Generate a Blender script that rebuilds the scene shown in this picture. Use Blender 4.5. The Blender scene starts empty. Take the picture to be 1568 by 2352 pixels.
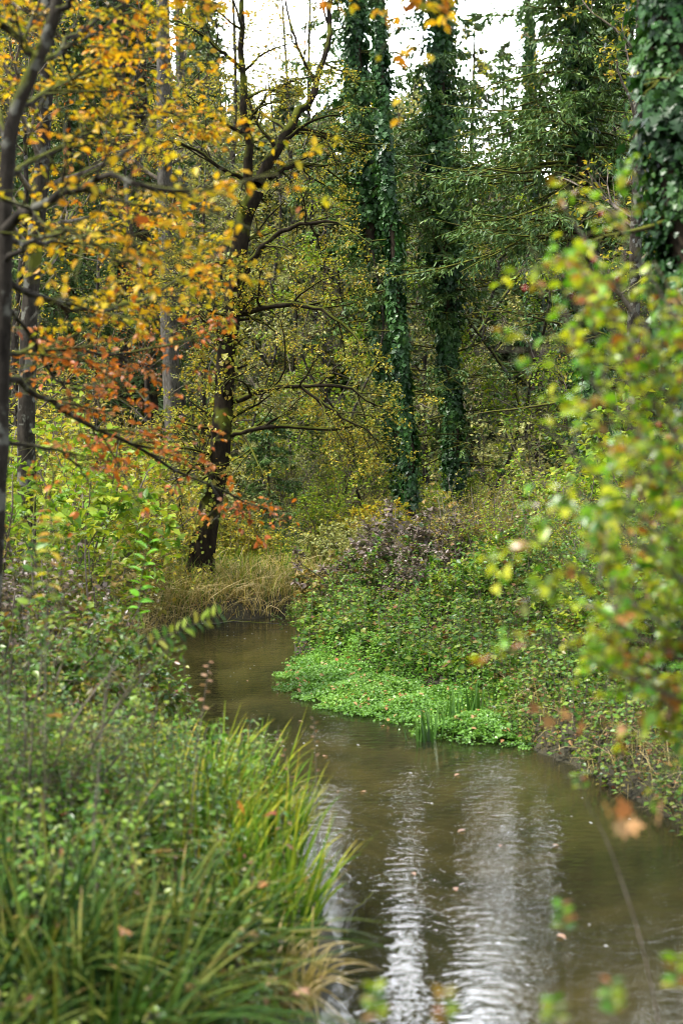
import bpy, math
import numpy as np
from mathutils import Vector, Matrix

scene = bpy.context.scene
COL = scene.collection
R_ = math.radians

# ------------------------------------------------------------------ camera
CAM = Vector((0, 0, 2.5)); TILT = R_(3.08); FP = 50 / 36 * 2352      # focal length in photo-view pixels (1568 x 2352)
cam_d = bpy.data.cameras.new("camera"); cam = bpy.data.objects.new("camera", cam_d); COL.objects.link(cam)
cam_d.sensor_fit = 'VERTICAL'; cam_d.sensor_height = 36; cam_d.lens = 50
cam.location = CAM; cam.rotation_euler = (R_(90) - TILT, 0, 0)
cam_d.clip_end = 3000; cam_d.clip_start = 0.05
cam_d.dof.use_dof = True; cam_d.dof.focus_distance = 20.0; cam_d.dof.aperture_fstop = 2.1
scene.camera = cam

# ------------------------------------------------------------------ world, sun, exposure
SUN_EL, SUN_AZ = R_(50), R_(-105)         # azimuth measured from +Y towards +X
world = bpy.data.worlds.new("World"); scene.world = world; world.use_nodes = True
nt = world.node_tree; nt.nodes.clear()
out = nt.nodes.new('ShaderNodeOutputWorld'); bg = nt.nodes.new('ShaderNodeBackground')
sky = nt.nodes.new('ShaderNodeTexSky'); sky.sky_type = 'NISHITA'; sky.sun_disc = False
sky.sun_elevation = SUN_EL; sky.sun_rotation = SUN_AZ; sky.air_density = 1.0; sky.dust_density = 2.0
tc = nt.nodes.new('ShaderNodeTexCoord'); no = nt.nodes.new('ShaderNodeTexNoise')
no.inputs['Scale'].default_value = 3.5; no.inputs['Detail'].default_value = 6
cr = nt.nodes.new('ShaderNodeValToRGB'); cr.color_ramp.elements[0].position = 0.28; cr.color_ramp.elements[1].position = 0.5
cr.color_ramp.elements[0].color = (.62, .62, .62, 1); cr.color_ramp.elements[1].color = (1, 1, 1, 1)
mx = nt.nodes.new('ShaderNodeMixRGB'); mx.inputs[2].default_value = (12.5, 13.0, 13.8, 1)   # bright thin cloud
L = nt.links.new
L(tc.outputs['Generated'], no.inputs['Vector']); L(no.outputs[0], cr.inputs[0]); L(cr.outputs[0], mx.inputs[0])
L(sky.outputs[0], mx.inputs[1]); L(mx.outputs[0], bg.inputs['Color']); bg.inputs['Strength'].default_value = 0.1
# bright sky patch added ahead to whiten the water streak, duller cloud elsewhere
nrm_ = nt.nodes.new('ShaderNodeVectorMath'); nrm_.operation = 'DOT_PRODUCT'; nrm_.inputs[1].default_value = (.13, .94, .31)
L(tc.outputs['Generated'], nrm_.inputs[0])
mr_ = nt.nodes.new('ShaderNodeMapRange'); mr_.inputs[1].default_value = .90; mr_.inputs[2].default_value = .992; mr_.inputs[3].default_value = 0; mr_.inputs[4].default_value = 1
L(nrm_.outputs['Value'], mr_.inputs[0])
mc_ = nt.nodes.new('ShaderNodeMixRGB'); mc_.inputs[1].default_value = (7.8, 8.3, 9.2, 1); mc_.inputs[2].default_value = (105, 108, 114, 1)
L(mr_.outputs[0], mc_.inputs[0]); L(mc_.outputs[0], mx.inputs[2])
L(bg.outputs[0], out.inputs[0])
sd = bpy.data.lights.new("sun", 'SUN'); sd.energy = 4.6; sd.angle = R_(6); sd.color = (1, .96, .88)
so = bpy.data.objects.new("sun", sd); COL.objects.link(so)
sv = Vector((math.sin(SUN_AZ) * math.cos(SUN_EL), math.cos(SUN_AZ) * math.cos(SUN_EL), math.sin(SUN_EL)))
so.rotation_euler = sv.to_track_quat('Z', 'Y').to_euler(); so.location = (0, 0, 40)
vs = scene.view_settings; vs.view_transform = 'Standard'; vs.look = 'None'; vs.gamma = 1; vs.use_curve_mapping = False
vs.exposure = 1.02
cy = scene.cycles
cy.max_bounces = 6; cy.diffuse_bounces = 2; cy.glossy_bounces = 2; cy.transmission_bounces = 3; cy.transparent_max_bounces = 6
cy.caustics_reflective = False; cy.caustics_refractive = False; cy.use_denoising = True; scene.render.filter_size = 1.0; cy.filter_width = 1.0
cy.sample_clamp_indirect = 4

# ------------------------------------------------------------------ pixel -> world helpers (photo view 1568 x 2352)
ct, st = math.cos(TILT), math.sin(TILT)
def ray(px, py):
    u = (px - 784) / FP; v = -(py - 1176) / FP
    return np.array([u, ct + v * st, -st + v * ct])
def at(px, py, Y):
    r = ray(px, py); return np.array([0, 0, 2.5]) + r * (Y / r[1])
def gnd(px, py, z=0.0):
    r = ray(px, py); t = (z - 2.5) / r[2]; p = np.array([0, 0, 2.5]) + r * t; return (p[0], p[1])

rngs = {}
def RNG(s): return np.random.default_rng(s)
def unit(v): return v / np.maximum(np.linalg.norm(v, axis=-1, keepdims=True), 1e-9)

# ------------------------------------------------------------------ mesh building
def make_mesh(name, V, faces, tint=None, smooth=False):
    """faces: list of (n,k) int arrays."""
    me = bpy.data.meshes.new(name)
    V = np.asarray(V, dtype=np.float32)
    me.vertices.add(len(V)); me.vertices.foreach_set('co', V.ravel())
    loops = np.concatenate([f.ravel() for f in faces]).astype(np.int32)
    sizes = np.concatenate([np.full(len(f), f.shape[1]) for f in faces])
    starts = np.concatenate([[0], np.cumsum(sizes)[:-1]]).astype(np.int32)
    me.loops.add(len(loops)); me.loops.foreach_set('vertex_index', loops)
    me.polygons.add(len(sizes)); me.polygons.foreach_set('loop_start', starts)
    me.update(calc_edges=True)
    if smooth: me.polygons.foreach_set('use_smooth', np.ones(len(sizes), dtype=bool))
    if tint is not None:
        a = me.attributes.new('tint', 'FLOAT', 'POINT'); a.data.foreach_set('value', np.asarray(tint, dtype=np.float32))
    me.validate() if False else None
    return me

TPL = {
 'dia': (np.array([(0,0,0),(.42,.5,.10),(1,0,-.04),(.42,-.5,.10)]), [np.array([(0,1,2),(0,2,3)])]),
 'ova': (np.array([(0,0,0),(.22,.40,.09),(.62,.42,.08),(1,0,-.14),(.62,-.42,.08),(.22,-.40,.09),(.22,0,0),(.62,0,-.03)]),
         [np.array([(0,6,1),(0,5,6),(7,3,2),(7,4,3)]), np.array([(6,7,2,1),(6,5,4,7)])]),
 'ivy': (np.array([(0,0,0),(.05,.42,.05),(.42,.30,.04),(.40,.55,.02),(1,0,-.10),(.40,-.55,.02),(.42,-.30,.04),(.05,-.42,.05),(.45,0,.0)]),
         [np.array([(0,8,1),(1,8,2),(2,8,3),(3,8,4),(4,8,5),(5,8,6),(6,8,7),(7,8,0)])]),
 'map': (np.array([(0,0,0),(.10,.28,.05),(.02,.62,-.04),(.34,.38,.03),(.52,.66,-.06),(.62,.26,.02),(1,0,-.14),(.62,-.26,.02),(.52,-.66,-.06),(.34,-.38,.03),(.02,-.62,-.04),(.10,-.28,.05),(.38,0,0)]),
         [np.array([(i,12,(i+1)%12) for i in range(12)])]),
 'ndl': (np.array([(0,.35,0),(0,-.35,0),(.7,-.5,-.06),(1,0,-.10),(.7,.5,-.06)]), [np.array([(0,1,2,3,4)])]),
 'need': (np.array([(0,0,0),(.15,.5,0),(.3,.08,0),(.45,.5,0),(.55,.08,0),(.75,.42,-.03),(1,0,-.05),(.75,-.42,-.03),(.55,-.08,0),(.45,-.5,0),(.3,-.08,0),(.15,-.5,0)]),
         [np.array([(0,2,1),(0,10,2),(0,11,10),(2,4,3),(2,8,4),(2,10,8),(10,9,8),(4,6,5),(4,8,6),(8,7,6)])]),
}
class Leaves:
    def __init__(s): s.b = []
    def add(s, tpl, pos, d, n, size, width=.6, tint=None):
        if len(pos) == 0: return
        s.b.append((tpl, pos, d, n, np.broadcast_to(size, len(pos)), width, np.full(len(pos), .5) if tint is None else tint))
    def mesh(s, name):
        Vs, Fs, Ts, off = [], [], [], 0
        for tpl, pos, d, n, size, width, tint in s.b:
            tv, tf = TPL[tpl]
            T = unit(d); B = unit(np.cross(n, T)); N = np.cross(T, B)
            S = size[:, None, None]
            W = np.asarray(width) if np.ndim(width) == 0 else np.asarray(width)[:, None, None]
            V = pos[:, None, :] + S * (tv[None, :, 0:1] * T[:, None, :] + tv[None, :, 1:2] * W * B[:, None, :] + tv[None, :, 2:3] * N[:, None, :])
            k = len(tv); base = (np.arange(len(pos)) * k)[:, None, None] + off
            for f in tf: Fs.append((base + f[None]).reshape(-1, f.shape[1]))
            Vs.append(V.reshape(-1, 3)); Ts.append(np.repeat(np.clip(tint, 0, 1), k)); off += len(pos) * k
        order = {}
        for f in Fs: order.setdefault(f.shape[1], []).append(f)
        return make_mesh(name, np.concatenate(Vs), [np.concatenate(v) for v in order.values()], np.concatenate(Ts))

def tube_arrays(P, R, sides):
    M, K, _ = P.shape
    T = np.empty_like(P); T[:, 1:-1] = P[:, 2:] - P[:, :-2]; T[:, 0] = P[:, 1] - P[:, 0]; T[:, -1] = P[:, -1] - P[:, -2]
    T = unit(T); mt = unit(P[:, -1] - P[:, 0] + 1e-9)
    ref = np.where(np.abs(mt[:, 2:3]) > .8, np.array([[1., 0, 0]]), np.array([[0, 0, 1.]]))
    U = unit(np.cross(T, ref[:, None, :])); W = np.cross(T, U)
    a = np.arange(sides) * 2 * np.pi / sides
    V = P[:, :, None, :] + R[:, :, None, None] * (np.cos(a)[None, None, :, None] * U[:, :, None, :] + np.sin(a)[None, None, :, None] * W[:, :, None, :])
    idx = np.arange(M * K * sides).reshape(M, K, sides)
    a0 = idx[:, :-1]; a1 = idx[:, 1:]
    F = np.stack([a0, np.roll(a0, -1, 2), np.roll(a1, -1, 2), a1], -1).reshape(-1, 4)
    return V.reshape(-1, 3), F
def tubes(name, items, rough=0.0, seed=0):
    """items: list of (P(M,K,3), R(M,K), sides) -> one mesh"""
    Vs, Fs, off = [], [], 0
    for P, R, s in items:
        if len(P) == 0: continue
        V, F = tube_arrays(P, R, s)
        if rough and s >= 8:
            rg = RNG(seed); Rr = np.repeat(R.ravel(), s)[:, None]
            V = V + rg.normal(size=V.shape) * Rr * rough
        Vs.append(V); Fs.append(F + off); off += len(V)
    return make_mesh(name, np.concatenate(Vs), [np.concatenate(Fs)], smooth=True)

def spline(pts, n):
    """Catmull-Rom resample of control points -> (n,3)"""
    p = np.asarray(pts, float); p = np.vstack([2 * p[0] - p[1], p, 2 * p[-1] - p[-2]])
    t = np.linspace(0, len(p) - 3 - 1e-6, n); i = t.astype(int); f = (t - i)[:, None]
    a, b, c, d = p[i], p[i + 1], p[i + 2], p[i + 3]
    return .5 * (2 * b + (c - a) * f + (2 * a - 5 * b + 4 * c - d) * f ** 2 + (3 * b - a - 3 * c + d) * f ** 3)

def interp(P, i, t):
    K = P.shape[1]; x = np.clip(t, 0, .9999) * (K - 1); k = x.astype(int); f = (x - k)
    if P.ndim == 3: f = f[:, None]
    return P[i, k] * (1 - f) + P[i, k + 1] * f, k

def kids(rg, P, R, n, t=(.2, 1), ang=(40, 70), ln=(.3, .6), K=5, wob=.15, grav=0., flat=1., rf=.6, rmin=.002, tsh=.5, rel=True, up=0.):
    M = len(P); i = np.repeat(np.arange(M), n); tt = rg.uniform(t[0], t[1], M * n)
    pos, k = interp(P, i, tt); tan = unit(P[i, k + 1] - P[i, k])
    rr, _ = interp(R, i, tt)
    v = rg.normal(size=(M * n, 3)); v[:, 2] = v[:, 2] * flat + up; v -= tan * (v * tan).sum(1, keepdims=True); v = unit(v)
    a = np.radians(rg.uniform(ang[0], ang[1], M * n))[:, None]
    d = np.cos(a) * tan + np.sin(a) * v
    pl = np.linalg.norm(np.diff(P, axis=1), axis=2).sum(1)[i] if rel else 1.0
    Ln = pl * rg.uniform(ln[0], ln[1], M * n) * (1 - tsh * tt)
    Q = np.empty((M * n, K, 3)); Q[:, 0] = pos
    step = (Ln / (K - 1))[:, None]
    for j in range(1, K):
        d = unit(d + wob * rg.normal(size=d.shape) * np.array([1, 1, max(flat, .35)]) + grav * np.array([0, 0, 1.]))
        Q[:, j] = Q[:, j - 1] + d * step
    r0 = np.maximum(rr * rf, rmin)[:, None]; rad = np.maximum(r0 * np.linspace(1, .3, K)[None], rmin * .7)
    return Q, rad

def leaf_pts(rg, P, n, t=(.1, 1)):
    M = len(P); i = np.repeat(np.arange(M), n); tt = rg.uniform(t[0], t[1], M * n)
    pos, k = interp(P, i, tt); return pos, unit(P[i, k + 1] - P[i, k]), i
def leaves_on(L, rg, P, n, size, tpl='dia', width=.62, tilt=.5, hang=.2, splay=.9, t=(.1, 1), tintc=None, off=.0, keep=1.0):
    pos, tan, i = leaf_pts(rg, P, n, t)
    if keep < 1:
        kk = rg.random(len(pos)) < keep; pos, tan, i = pos[kk], tan[kk], i[kk]
    s = rg.normal(size=pos.shape); s[:, 2] *= .4
    d = unit(tan * .5 + unit(s) * splay + np.array([0, 0, -hang]))
    nrm = unit(np.array([0, 0, 1.]) + rg.normal(size=pos.shape) * tilt)
    tw = rg.random(len(P))[i]
    ti = .5 * tw + .5 * rg.random(len(pos)) if tintc is None else tintc(pos, tw, rg)
    L.add(tpl, pos + rg.normal(size=pos.shape) * off, d, nrm, rg.uniform(size * .65, size * 1.25, len(pos)), width, ti)

# ------------------------------------------------------------------ materials
MATS = {}
def nodes(m):
    m.use_nodes = True; t = m.node_tree; t.nodes.clear(); return t
def leaf_mat(name, cols, transl=.28, rough=.42, spec=.32, tcol=1.1, hv=.06):
    m = bpy.data.materials.new(name); t = nodes(m); N = t.nodes.new; K = t.links.new
    at_ = N('ShaderNodeAttribute'); at_.attribute_name = 'tint'
    rp = N('ShaderNodeValToRGB'); e = rp.color_ramp.elements
    for k, c in enumerate(cols):
        p = k / (len(cols) - 1)
        if k == 0: el = e[0]; el.position = 0
        elif k == len(cols) - 1: el = e[-1]; el.position = 1
        else: el = e.new(p)
        el.color = (*c, 1)
    # slight blotches on the blades themselves
    tc = N('ShaderNodeTexCoord'); nz = N('ShaderNodeTexNoise'); nz.inputs['Scale'].default_value = 35
    K(tc.outputs['Object'], nz.inputs['Vector'])
    hs = N('ShaderNodeHueSaturation'); mr = N('ShaderNodeMapRange'); mr.inputs[3].default_value = .75; mr.inputs[4].default_value = 1.25
    K(nz.outputs[0], mr.inputs[0]); K(mr.outputs[0], hs.inputs['Value'])
    K(at_.outputs['Fac'], rp.inputs[0]); K(rp.outputs[0], hs.inputs['Color'])
    b = N('ShaderNodeBsdfPrincipled'); b.inputs['Roughness'].default_value = rough; b.inputs['Specular IOR Level'].default_value = spec
    K(hs.outputs[0], b.inputs['Base Color'])
    tr = N('ShaderNodeBsdfTranslucent'); g = N('ShaderNodeMixRGB'); g.blend_type = 'MULTIPLY'; g.inputs[0].default_value = 1
    g.inputs[2].default_value = (tcol, tcol, tcol * .6, 1); K(hs.outputs[0], g.inputs[1]); K(g.outputs[0], tr.inputs[0])
    ms = N('ShaderNodeMixShader'); ms.inputs[0].default_value = transl
    K(b.outputs[0], ms.inputs[1]); K(tr.outputs[0], ms.inputs[2])
    o = N('ShaderNodeOutputMaterial'); K(ms.outputs[0], o.inputs[0]); MATS[name] = m; return m
def bark_mat(name, c1, c2, moss=(.09, .10, .015), mossamt=.4, scale=14, lichen=None, zst=.35):
    m = bpy.data.materials.new(name); t = nodes(m); N = t.nodes.new; K = t.links.new
    tc = N('ShaderNodeTexCoord'); mp = N('ShaderNodeMapping'); mp.inputs['Scale'].default_value = (1, 1, zst)
    K(tc.outputs['Object'], mp.inputs[0])
    n1 = N('ShaderNodeTexNoise'); n1.inputs['Scale'].default_value = scale; n1.inputs['Detail'].default_value = 6; n1.inputs['Roughness'].default_value = .7
    K(mp.outputs[0], n1.inputs['Vector'])
    rp = N('ShaderNodeValToRGB'); rp.color_ramp.elements[0].position = .35; rp.color_ramp.elements[1].position = .65
    rp.color_ramp.elements[0].color = (*c1, 1); rp.color_ramp.elements[1].color = (*c2, 1); K(n1.outputs[0], rp.inputs[0])
    last = rp.outputs[0]
    if lichen:
        n3 = N('ShaderNodeTexNoise'); n3.inputs['Scale'].default_value = 9; n3.inputs['Detail'].default_value = 3
        K(tc.outputs['Object'], n3.inputs['Vector']); r3 = N('ShaderNodeValToRGB'); r3.color_ramp.elements[0].position = .56; r3.color_ramp.elements[1].position = .62
        K(n3.outputs[0], r3.inputs[0]); mm = N('ShaderNodeMixRGB'); K(r3.outputs[0], mm.inputs[0]); K(last, mm.inputs[1]); mm.inputs[2].default_value = (*lichen, 1); last = mm.outputs[0]
    n2 = N('ShaderNodeTexNoise'); n2.inputs['Scale'].default_value = 2.3; n2.inputs['Detail'].default_value = 5; K(tc.outputs['Object'], n2.inputs['Vector'])
    ge = N('ShaderNodeNewGeometry'); sx = N('ShaderNodeSeparateXYZ'); K(ge.outputs['Normal'], sx.inputs[0])
    ad = N('ShaderNodeMath'); ad.operation = 'MULTIPLY_ADD'; ad.inputs[1].default_value = .25; K(sx.outputs[2], ad.inputs[0]); K(n2.outputs[0], ad.inputs[2])
    r2 = N('ShaderNodeValToRGB'); r2.color_ramp.elements[0].position = max(0, .72 - mossamt * .5); r2.color_ramp.elements[1].position = max(.05, .82 - mossamt * .5); K(ad.outputs[0], r2.inputs[0])
    m2 = N('ShaderNodeMixRGB'); K(r2.outputs[0], m2.inputs[0]); K(last, m2.inputs[1]); m2.inputs[2].default_value = (*moss, 1)
    b = N('ShaderNodeBsdfPrincipled'); b.inputs['Roughness'].default_value = .9; b.inputs['Specular IOR Level'].default_value = .1; K(m2.outputs[0], b.inputs['Base Color'])
    bp = N('ShaderNodeBump'); bp.inputs['Strength'].default_value = .8; bp.inputs['Distance'].default_value = .02; K(n1.outputs[0], bp.inputs['Height']); K(bp.outputs[0], b.inputs['Normal'])
    o = N('ShaderNodeOutputMaterial'); K(b.outputs[0], o.inputs[0]); MATS[name] = m; return m

# leaf colours (albedo)
leaf_mat('beech_gold', [(.32,.08,.012),(.58,.22,.012),(.64,.36,.015),(.56,.42,.02),(.26,.28,.02),(.58,.26,.015)], .45)
leaf_mat('beech_yellow', [(.45,.22,.02),(.54,.38,.03),(.50,.43,.035),(.32,.36,.035),(.20,.26,.04)], .45)
leaf_mat('beech_rust', [(.16,.045,.02),(.38,.09,.015),(.55,.17,.015),(.28,.12,.07),(.60,.27,.02)], .4)
leaf_mat('yellow_small', [(.22,.12,.03),(.38,.26,.03),(.50,.40,.035),(.28,.31,.04),(.13,.17,.03),(.36,.28,.05)], .4)
leaf_mat('olive_yellow', [(.06,.10,.02),(.18,.24,.03),(.34,.37,.04),(.50,.45,.045),(.26,.18,.05),(.12,.19,.03)], .4)
leaf_mat('pale_brush', [(.14,.17,.06),(.26,.28,.10),(.40,.40,.13),(.22,.27,.10),(.46,.38,.12),(.18,.20,.09)], .32)
leaf_mat('fresh_green', [(.10,.36,.02),(.20,.48,.03),(.14,.40,.04)], .4)
leaf_mat('hazel_green', [(.06,.16,.018),(.14,.28,.022),(.26,.38,.028),(.42,.42,.03),(.10,.23,.025)], .4)
leaf_mat('brown_twiggy', [(.13,.10,.05),(.22,.18,.05),(.24,.22,.05),(.30,.18,.05),(.17,.19,.05)], .35)
leaf_mat('purple_grey', [(.07,.045,.04),(.12,.09,.075),(.18,.14,.12),(.24,.18,.16),(.06,.11,.03),(.13,.18,.035)], .25, .38, .5)
leaf_mat('nettle_green', [(.015,.045,.008),(.04,.11,.014),(.09,.21,.02),(.22,.33,.035),(.32,.29,.06)], .35, .4, .4)
leaf_mat('bramble_green', [(.02,.06,.012),(.045,.12,.018),(.09,.21,.028),(.22,.30,.035),(.18,.06,.03),(.07,.17,.025)], .35, .36, .5)
leaf_mat('near_bush', [(.03,.12,.008),(.08,.26,.01),(.20,.42,.014),(.54,.54,.02),(.07,.20,.012),(.34,.10,.02),(.13,.32,.015)], .45, .35, .7)
leaf_mat('cress', [(.05,.13,.02),(.12,.27,.04),(.20,.40,.06),(.36,.52,.11)], .35, .35, .6)
leaf_mat('ivy_dark', [(.009,.035,.008),(.02,.07,.015),(.035,.11,.02),(.075,.17,.03)], .2, .4, .4)
leaf_mat('spruce_needle', [(.03,.07,.02),(.055,.12,.026),(.09,.17,.035),(.15,.23,.045)], .15, .5, .4)
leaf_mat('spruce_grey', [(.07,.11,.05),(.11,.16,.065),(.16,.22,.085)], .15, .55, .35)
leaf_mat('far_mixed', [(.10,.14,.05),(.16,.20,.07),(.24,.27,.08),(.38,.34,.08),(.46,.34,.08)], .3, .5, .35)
leaf_mat('dry_leaf', [(.30,.14,.05),(.42,.24,.10),(.50,.30,.14),(.36,.10,.03)], .3, .5, .4)
leaf_mat('orange_leaf', [(.40,.13,.02),(.50,.24,.05),(.45,.30,.18)], .4, .4, .5)
leaf_mat('pale_leaf', [(.30,.15,.08),(.42,.26,.16),(.28,.13,.06)], .35, .45, .5)
leaf_mat('red_berry', [(.35,.02,.02),(.42,.03,.03)], 0.0, .25, .6)
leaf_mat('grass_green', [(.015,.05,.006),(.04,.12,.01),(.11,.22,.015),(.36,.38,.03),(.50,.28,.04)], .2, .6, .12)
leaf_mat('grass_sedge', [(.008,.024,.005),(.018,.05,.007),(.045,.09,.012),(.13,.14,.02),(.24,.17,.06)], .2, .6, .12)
leaf_mat('grass_straw', [(.16,.18,.04),(.34,.28,.08),(.52,.40,.17),(.60,.48,.25),(.28,.28,.06)], .35, .5, .4)
leaf_mat('iris_blade', [(.03,.09,.015),(.06,.15,.02),(.12,.22,.03)], .3, .35, .6)
bark_mat('bark_beech', (.012, .010, .008), (.05, .043, .034), mossamt=.3, lichen=(.12, .12, .10))
bark_mat('bark_dark', (.02, .016, .012), (.07, .055, .04), mossamt=.42)
bark_mat('bark_mossy', (.008, .006, .004), (.026, .020, .012), moss=(.075, .085, .01), mossamt=.36)
bark_mat('bark_grey', (.04, .036, .03), (.13, .12, .105), mossamt=.12, scale=20)
bark_mat('bark_ivy', (.018, .014, .010), (.06, .045, .03), mossamt=.25)
bark_mat('twig', (.08, .065, .05), (.26, .22, .18), mossamt=.25, scale=30)
bark_mat('twig_mossy', (.03, .025, .014), (.09, .075, .04), moss=(.12, .13, .02), mossamt=.45, scale=30)

# ------------------------------------------------------------------ object helpers
def ob(name, me, mat, parent=None, **kw):
    o = bpy.data.objects.new(name, me); COL.objects.link(o)
    if mat is not None and len(me.materials) == 0: me.materials.append(MATS[mat] if isinstance(mat, str) else mat)
    if parent is not None: o.parent = parent
    for k, v in kw.items(): o[k] = v
    return o
def thing(name, label, cat, loc=(0, 0, 0), group=None, rz=0, sc=1):
    e = bpy.data.objects.new(name, None); COL.objects.link(e); e.empty_display_size = .1
    e.location = loc; e.rotation_euler = (0, 0, rz); e.scale = (sc, sc, sc) if np.ndim(sc) == 0 else sc
    e['label'] = label; e['category'] = cat
    if group: e['group'] = group
    return e
def relocate(me, loc):
    """shift mesh so that the thing's origin is at loc"""
    n = len(me.vertices); a = np.empty(n * 3, dtype=np.float32); me.vertices.foreach_get('co', a)
    a = a.reshape(-1, 3) - np.asarray(loc, dtype=np.float32); me.vertices.foreach_set('co', a.ravel()); me.update(); return me
def remat(o, mat):
    o.material_slots[0].link = 'OBJECT'; o.material_slots[0].material = MATS[mat]
PROTO_USED = set()
def place(proto, label, loc, rz=0, sc=1, mats=None, group=None, cat=None):
    """first use moves the prototype itself, later uses copy it with its parts"""
    if proto.name in PROTO_USED:
        r = proto.copy(); COL.objects.link(r)
        for c in list(proto.children):
            d = c.copy(); COL.objects.link(d); d.parent = r
            for g in c.children:
                h = g.copy(); COL.objects.link(h); h.parent = d
    else:
        r = proto; PROTO_USED.add(proto.name)
    r.location = loc; r.rotation_euler = (0, 0, rz); r.scale = (sc, sc, sc) if np.ndim(sc) == 0 else sc
    r['label'] = label
    if group: r['group'] = group
    if cat: r['category'] = cat
    for c in r.children:
        k = c.name.split('.')[0]
        m = (mats or {}).get(k) or (mats or {}).get('*' if k in ('foliage', 'crown') else '')
        if k in ('foliage', 'crown') and not m: m = DEFMAT.get(proto.name)
        if m: remat(c, m)
    return r
DEFMAT = {}

# ------------------------------------------------------------------ stream outline and terrain
LB = [(-.5, -6), (-.45, 2), gnd(735, 2352), gnd(775, 2200), gnd(700, 2000), gnd(600, 1850), gnd(430, 1720), gnd(320, 1610), gnd(290, 1530), gnd(330, 1478),
      gnd(440, 1437), gnd(600, 1420), gnd(705, 1408), (2.2, 21.6), (5.5, 23)]
RB = [(6, 20.8), (2.4, 19.0), (.2, 18.2), gnd(700, 1450), gnd(675, 1490), gnd(740, 1530), gnd(950, 1590), gnd(1120, 1650), gnd(1230, 1722), gnd(1340, 1770),
      gnd(1450, 1832), gnd(1568, 1900), (2.25, 7.8), (2.05, 6.4), (1.6, 5.0), (1.25, 4.0), (1.1, 2.5), (1.1, -6)]
LBs = spline([(a, b, 0) for a, b in LB], 90)[:, :2]; RBs = spline([(a, b, 0) for a, b in RB], 90)[:, :2]
POLY = np.vstack([LBs, RBs])
def in_poly(P, poly):
    x, y = P[:, 0], P[:, 1]; r = np.zeros(len(P), bool); n = len(poly); j = n - 1
    for i in range(n):
        xi, yi = poly[i]; xj, yj = poly[j]
        c = ((yi > y) != (yj > y)) & (x < (xj - xi) * (y - yi) / (yj - yi + 1e-12) + xi); r ^= c; j = i
    return r
def seg_dist(P, poly):
    d = np.full(len(P), 1e9); n = len(poly)
    for i in range(n):
        a = poly[i]; b = poly[(i + 1) % n]; ab = b - a; t = np.clip(((P - a) @ ab) / (ab @ ab + 1e-12), 0, 1)
        d = np.minimum(d, np.hypot(*(P - (a + t[:, None] * ab)).T))
    return d
def sdist(P):
    far = (P[:, 1] > 40) | (np.abs(P[:, 0]) > 20); d = np.full(len(P), 15.)
    q = ~far; d[q] = seg_dist(P[q], POLY); s = in_poly(P, POLY); return np.where(s, -d, d)
def sst(a, b, x): t = np.clip((x - a) / (b - a), 0, 1); return t * t * (3 - 2 * t)
def vn(x, y, f, s=0):
    return (np.sin(x * f + s) * np.cos(y * f * 1.13 + s * 2.1) + .5 * np.sin(x * f * 2.3 + 1.7 + s) * np.sin(y * f * 2.1 + s)) / 1.5
def height(P):
    P = np.asarray(P, float); x, y = P[:, 0], P[:, 1]; d = sdist(P)
    up = .24 * sst(0, .22, d) + .22 * sst(.2, 1.8, d) + .12 * sst(1.5, 6, d)
    up += (vn(x, y, 1.3) * .05 + vn(x, y, 4.1, 2) * .02) * sst(.1, .8, d)
    up += sst(38, 120, y) * 3.5 + sst(6, 25, np.abs(x)) * .5
    dn = -.10 * sst(0, .15, -d) - .28 * sst(.1, 1.2, -d) + .015 * vn(x, y, 5)
    return np.where(d > 0, up, dn)
def hz(x, y): return float(height(np.array([[x, y]]))[0])

gx = np.concatenate([-np.geomspace(400, 9, 26), np.arange(-8.8, 9, .11), np.geomspace(9.2, 400, 26)])
gy = np.concatenate([np.linspace(-60, -4, 12), np.arange(-3.8, 24, .12), np.geomspace(24.3, 500, 60)])
X, Y = np.meshgrid(gx, gy); PT = np.stack([X.ravel(), Y.ravel()], 1)
Z = np.concatenate([height(c) for c in np.array_split(PT, 8)])
ii = np.arange(len(PT)).reshape(X.shape)
F = np.stack([ii[:-1, :-1], ii[:-1, 1:], ii[1:, 1:], ii[1:, :-1]], -1).reshape(-1, 4)
me = make_mesh('ground', np.column_stack([PT, Z]), [F], smooth=True)
m = bpy.data.materials.new('soil'); t = nodes(m); N = t.nodes.new; K = t.links.new
ge = N('ShaderNodeNewGeometry'); sp = N('ShaderNodeSeparateXYZ'); K(ge.outputs['Position'], sp.inputs[0])
n1 = N('ShaderNodeTexNoise'); n1.inputs['Scale'].default_value = 9; n1.inputs['Detail'].default_value = 8; n1.inputs['Roughness'].default_value = .7; K(ge.outputs['Position'], n1.inputs['Vector'])
r1 = N('ShaderNodeValToRGB'); e = r1.color_ramp.elements
e[0].position = .3; e[0].color = (.012, .009, .006, 1); e[1].position = .7; e[1].color = (.05, .036, .02, 1); x_ = e.new(.5); x_.color = (.028, .026, .010, 1); K(n1.outputs[0], r1.inputs[0])
n2 = N('ShaderNodeTexNoise'); n2.inputs['Scale'].default_value = 2.2; n2.inputs['Detail'].default_value = 7; K(ge.outputs['Position'], n2.inputs['Vector'])
r2 = N('ShaderNodeValToRGB'); e = r2.color_ramp.elements
e[0].position = .32; e[0].color = (.035, .032, .018, 1); e[1].position = .68; e[1].color = (.15, .12, .065, 1); K(n2.outputs[0], r2.inputs[0])
mr = N('ShaderNodeMapRange'); mr.inputs[1].default_value = -.10; mr.inputs[2].default_value = .0; K(sp.outputs[2], mr.inputs[0])
mm = N('ShaderNodeMixRGB'); K(mr.outputs[0], mm.inputs[0]); K(r2.outputs[0], mm.inputs[1]); K(r1.outputs[0], mm.inputs[2])
b = N('ShaderNodeBsdfPrincipled'); b.inputs['Roughness'].default_value = .9; K(mm.outputs[0], b.inputs['Base Color'])
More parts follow.
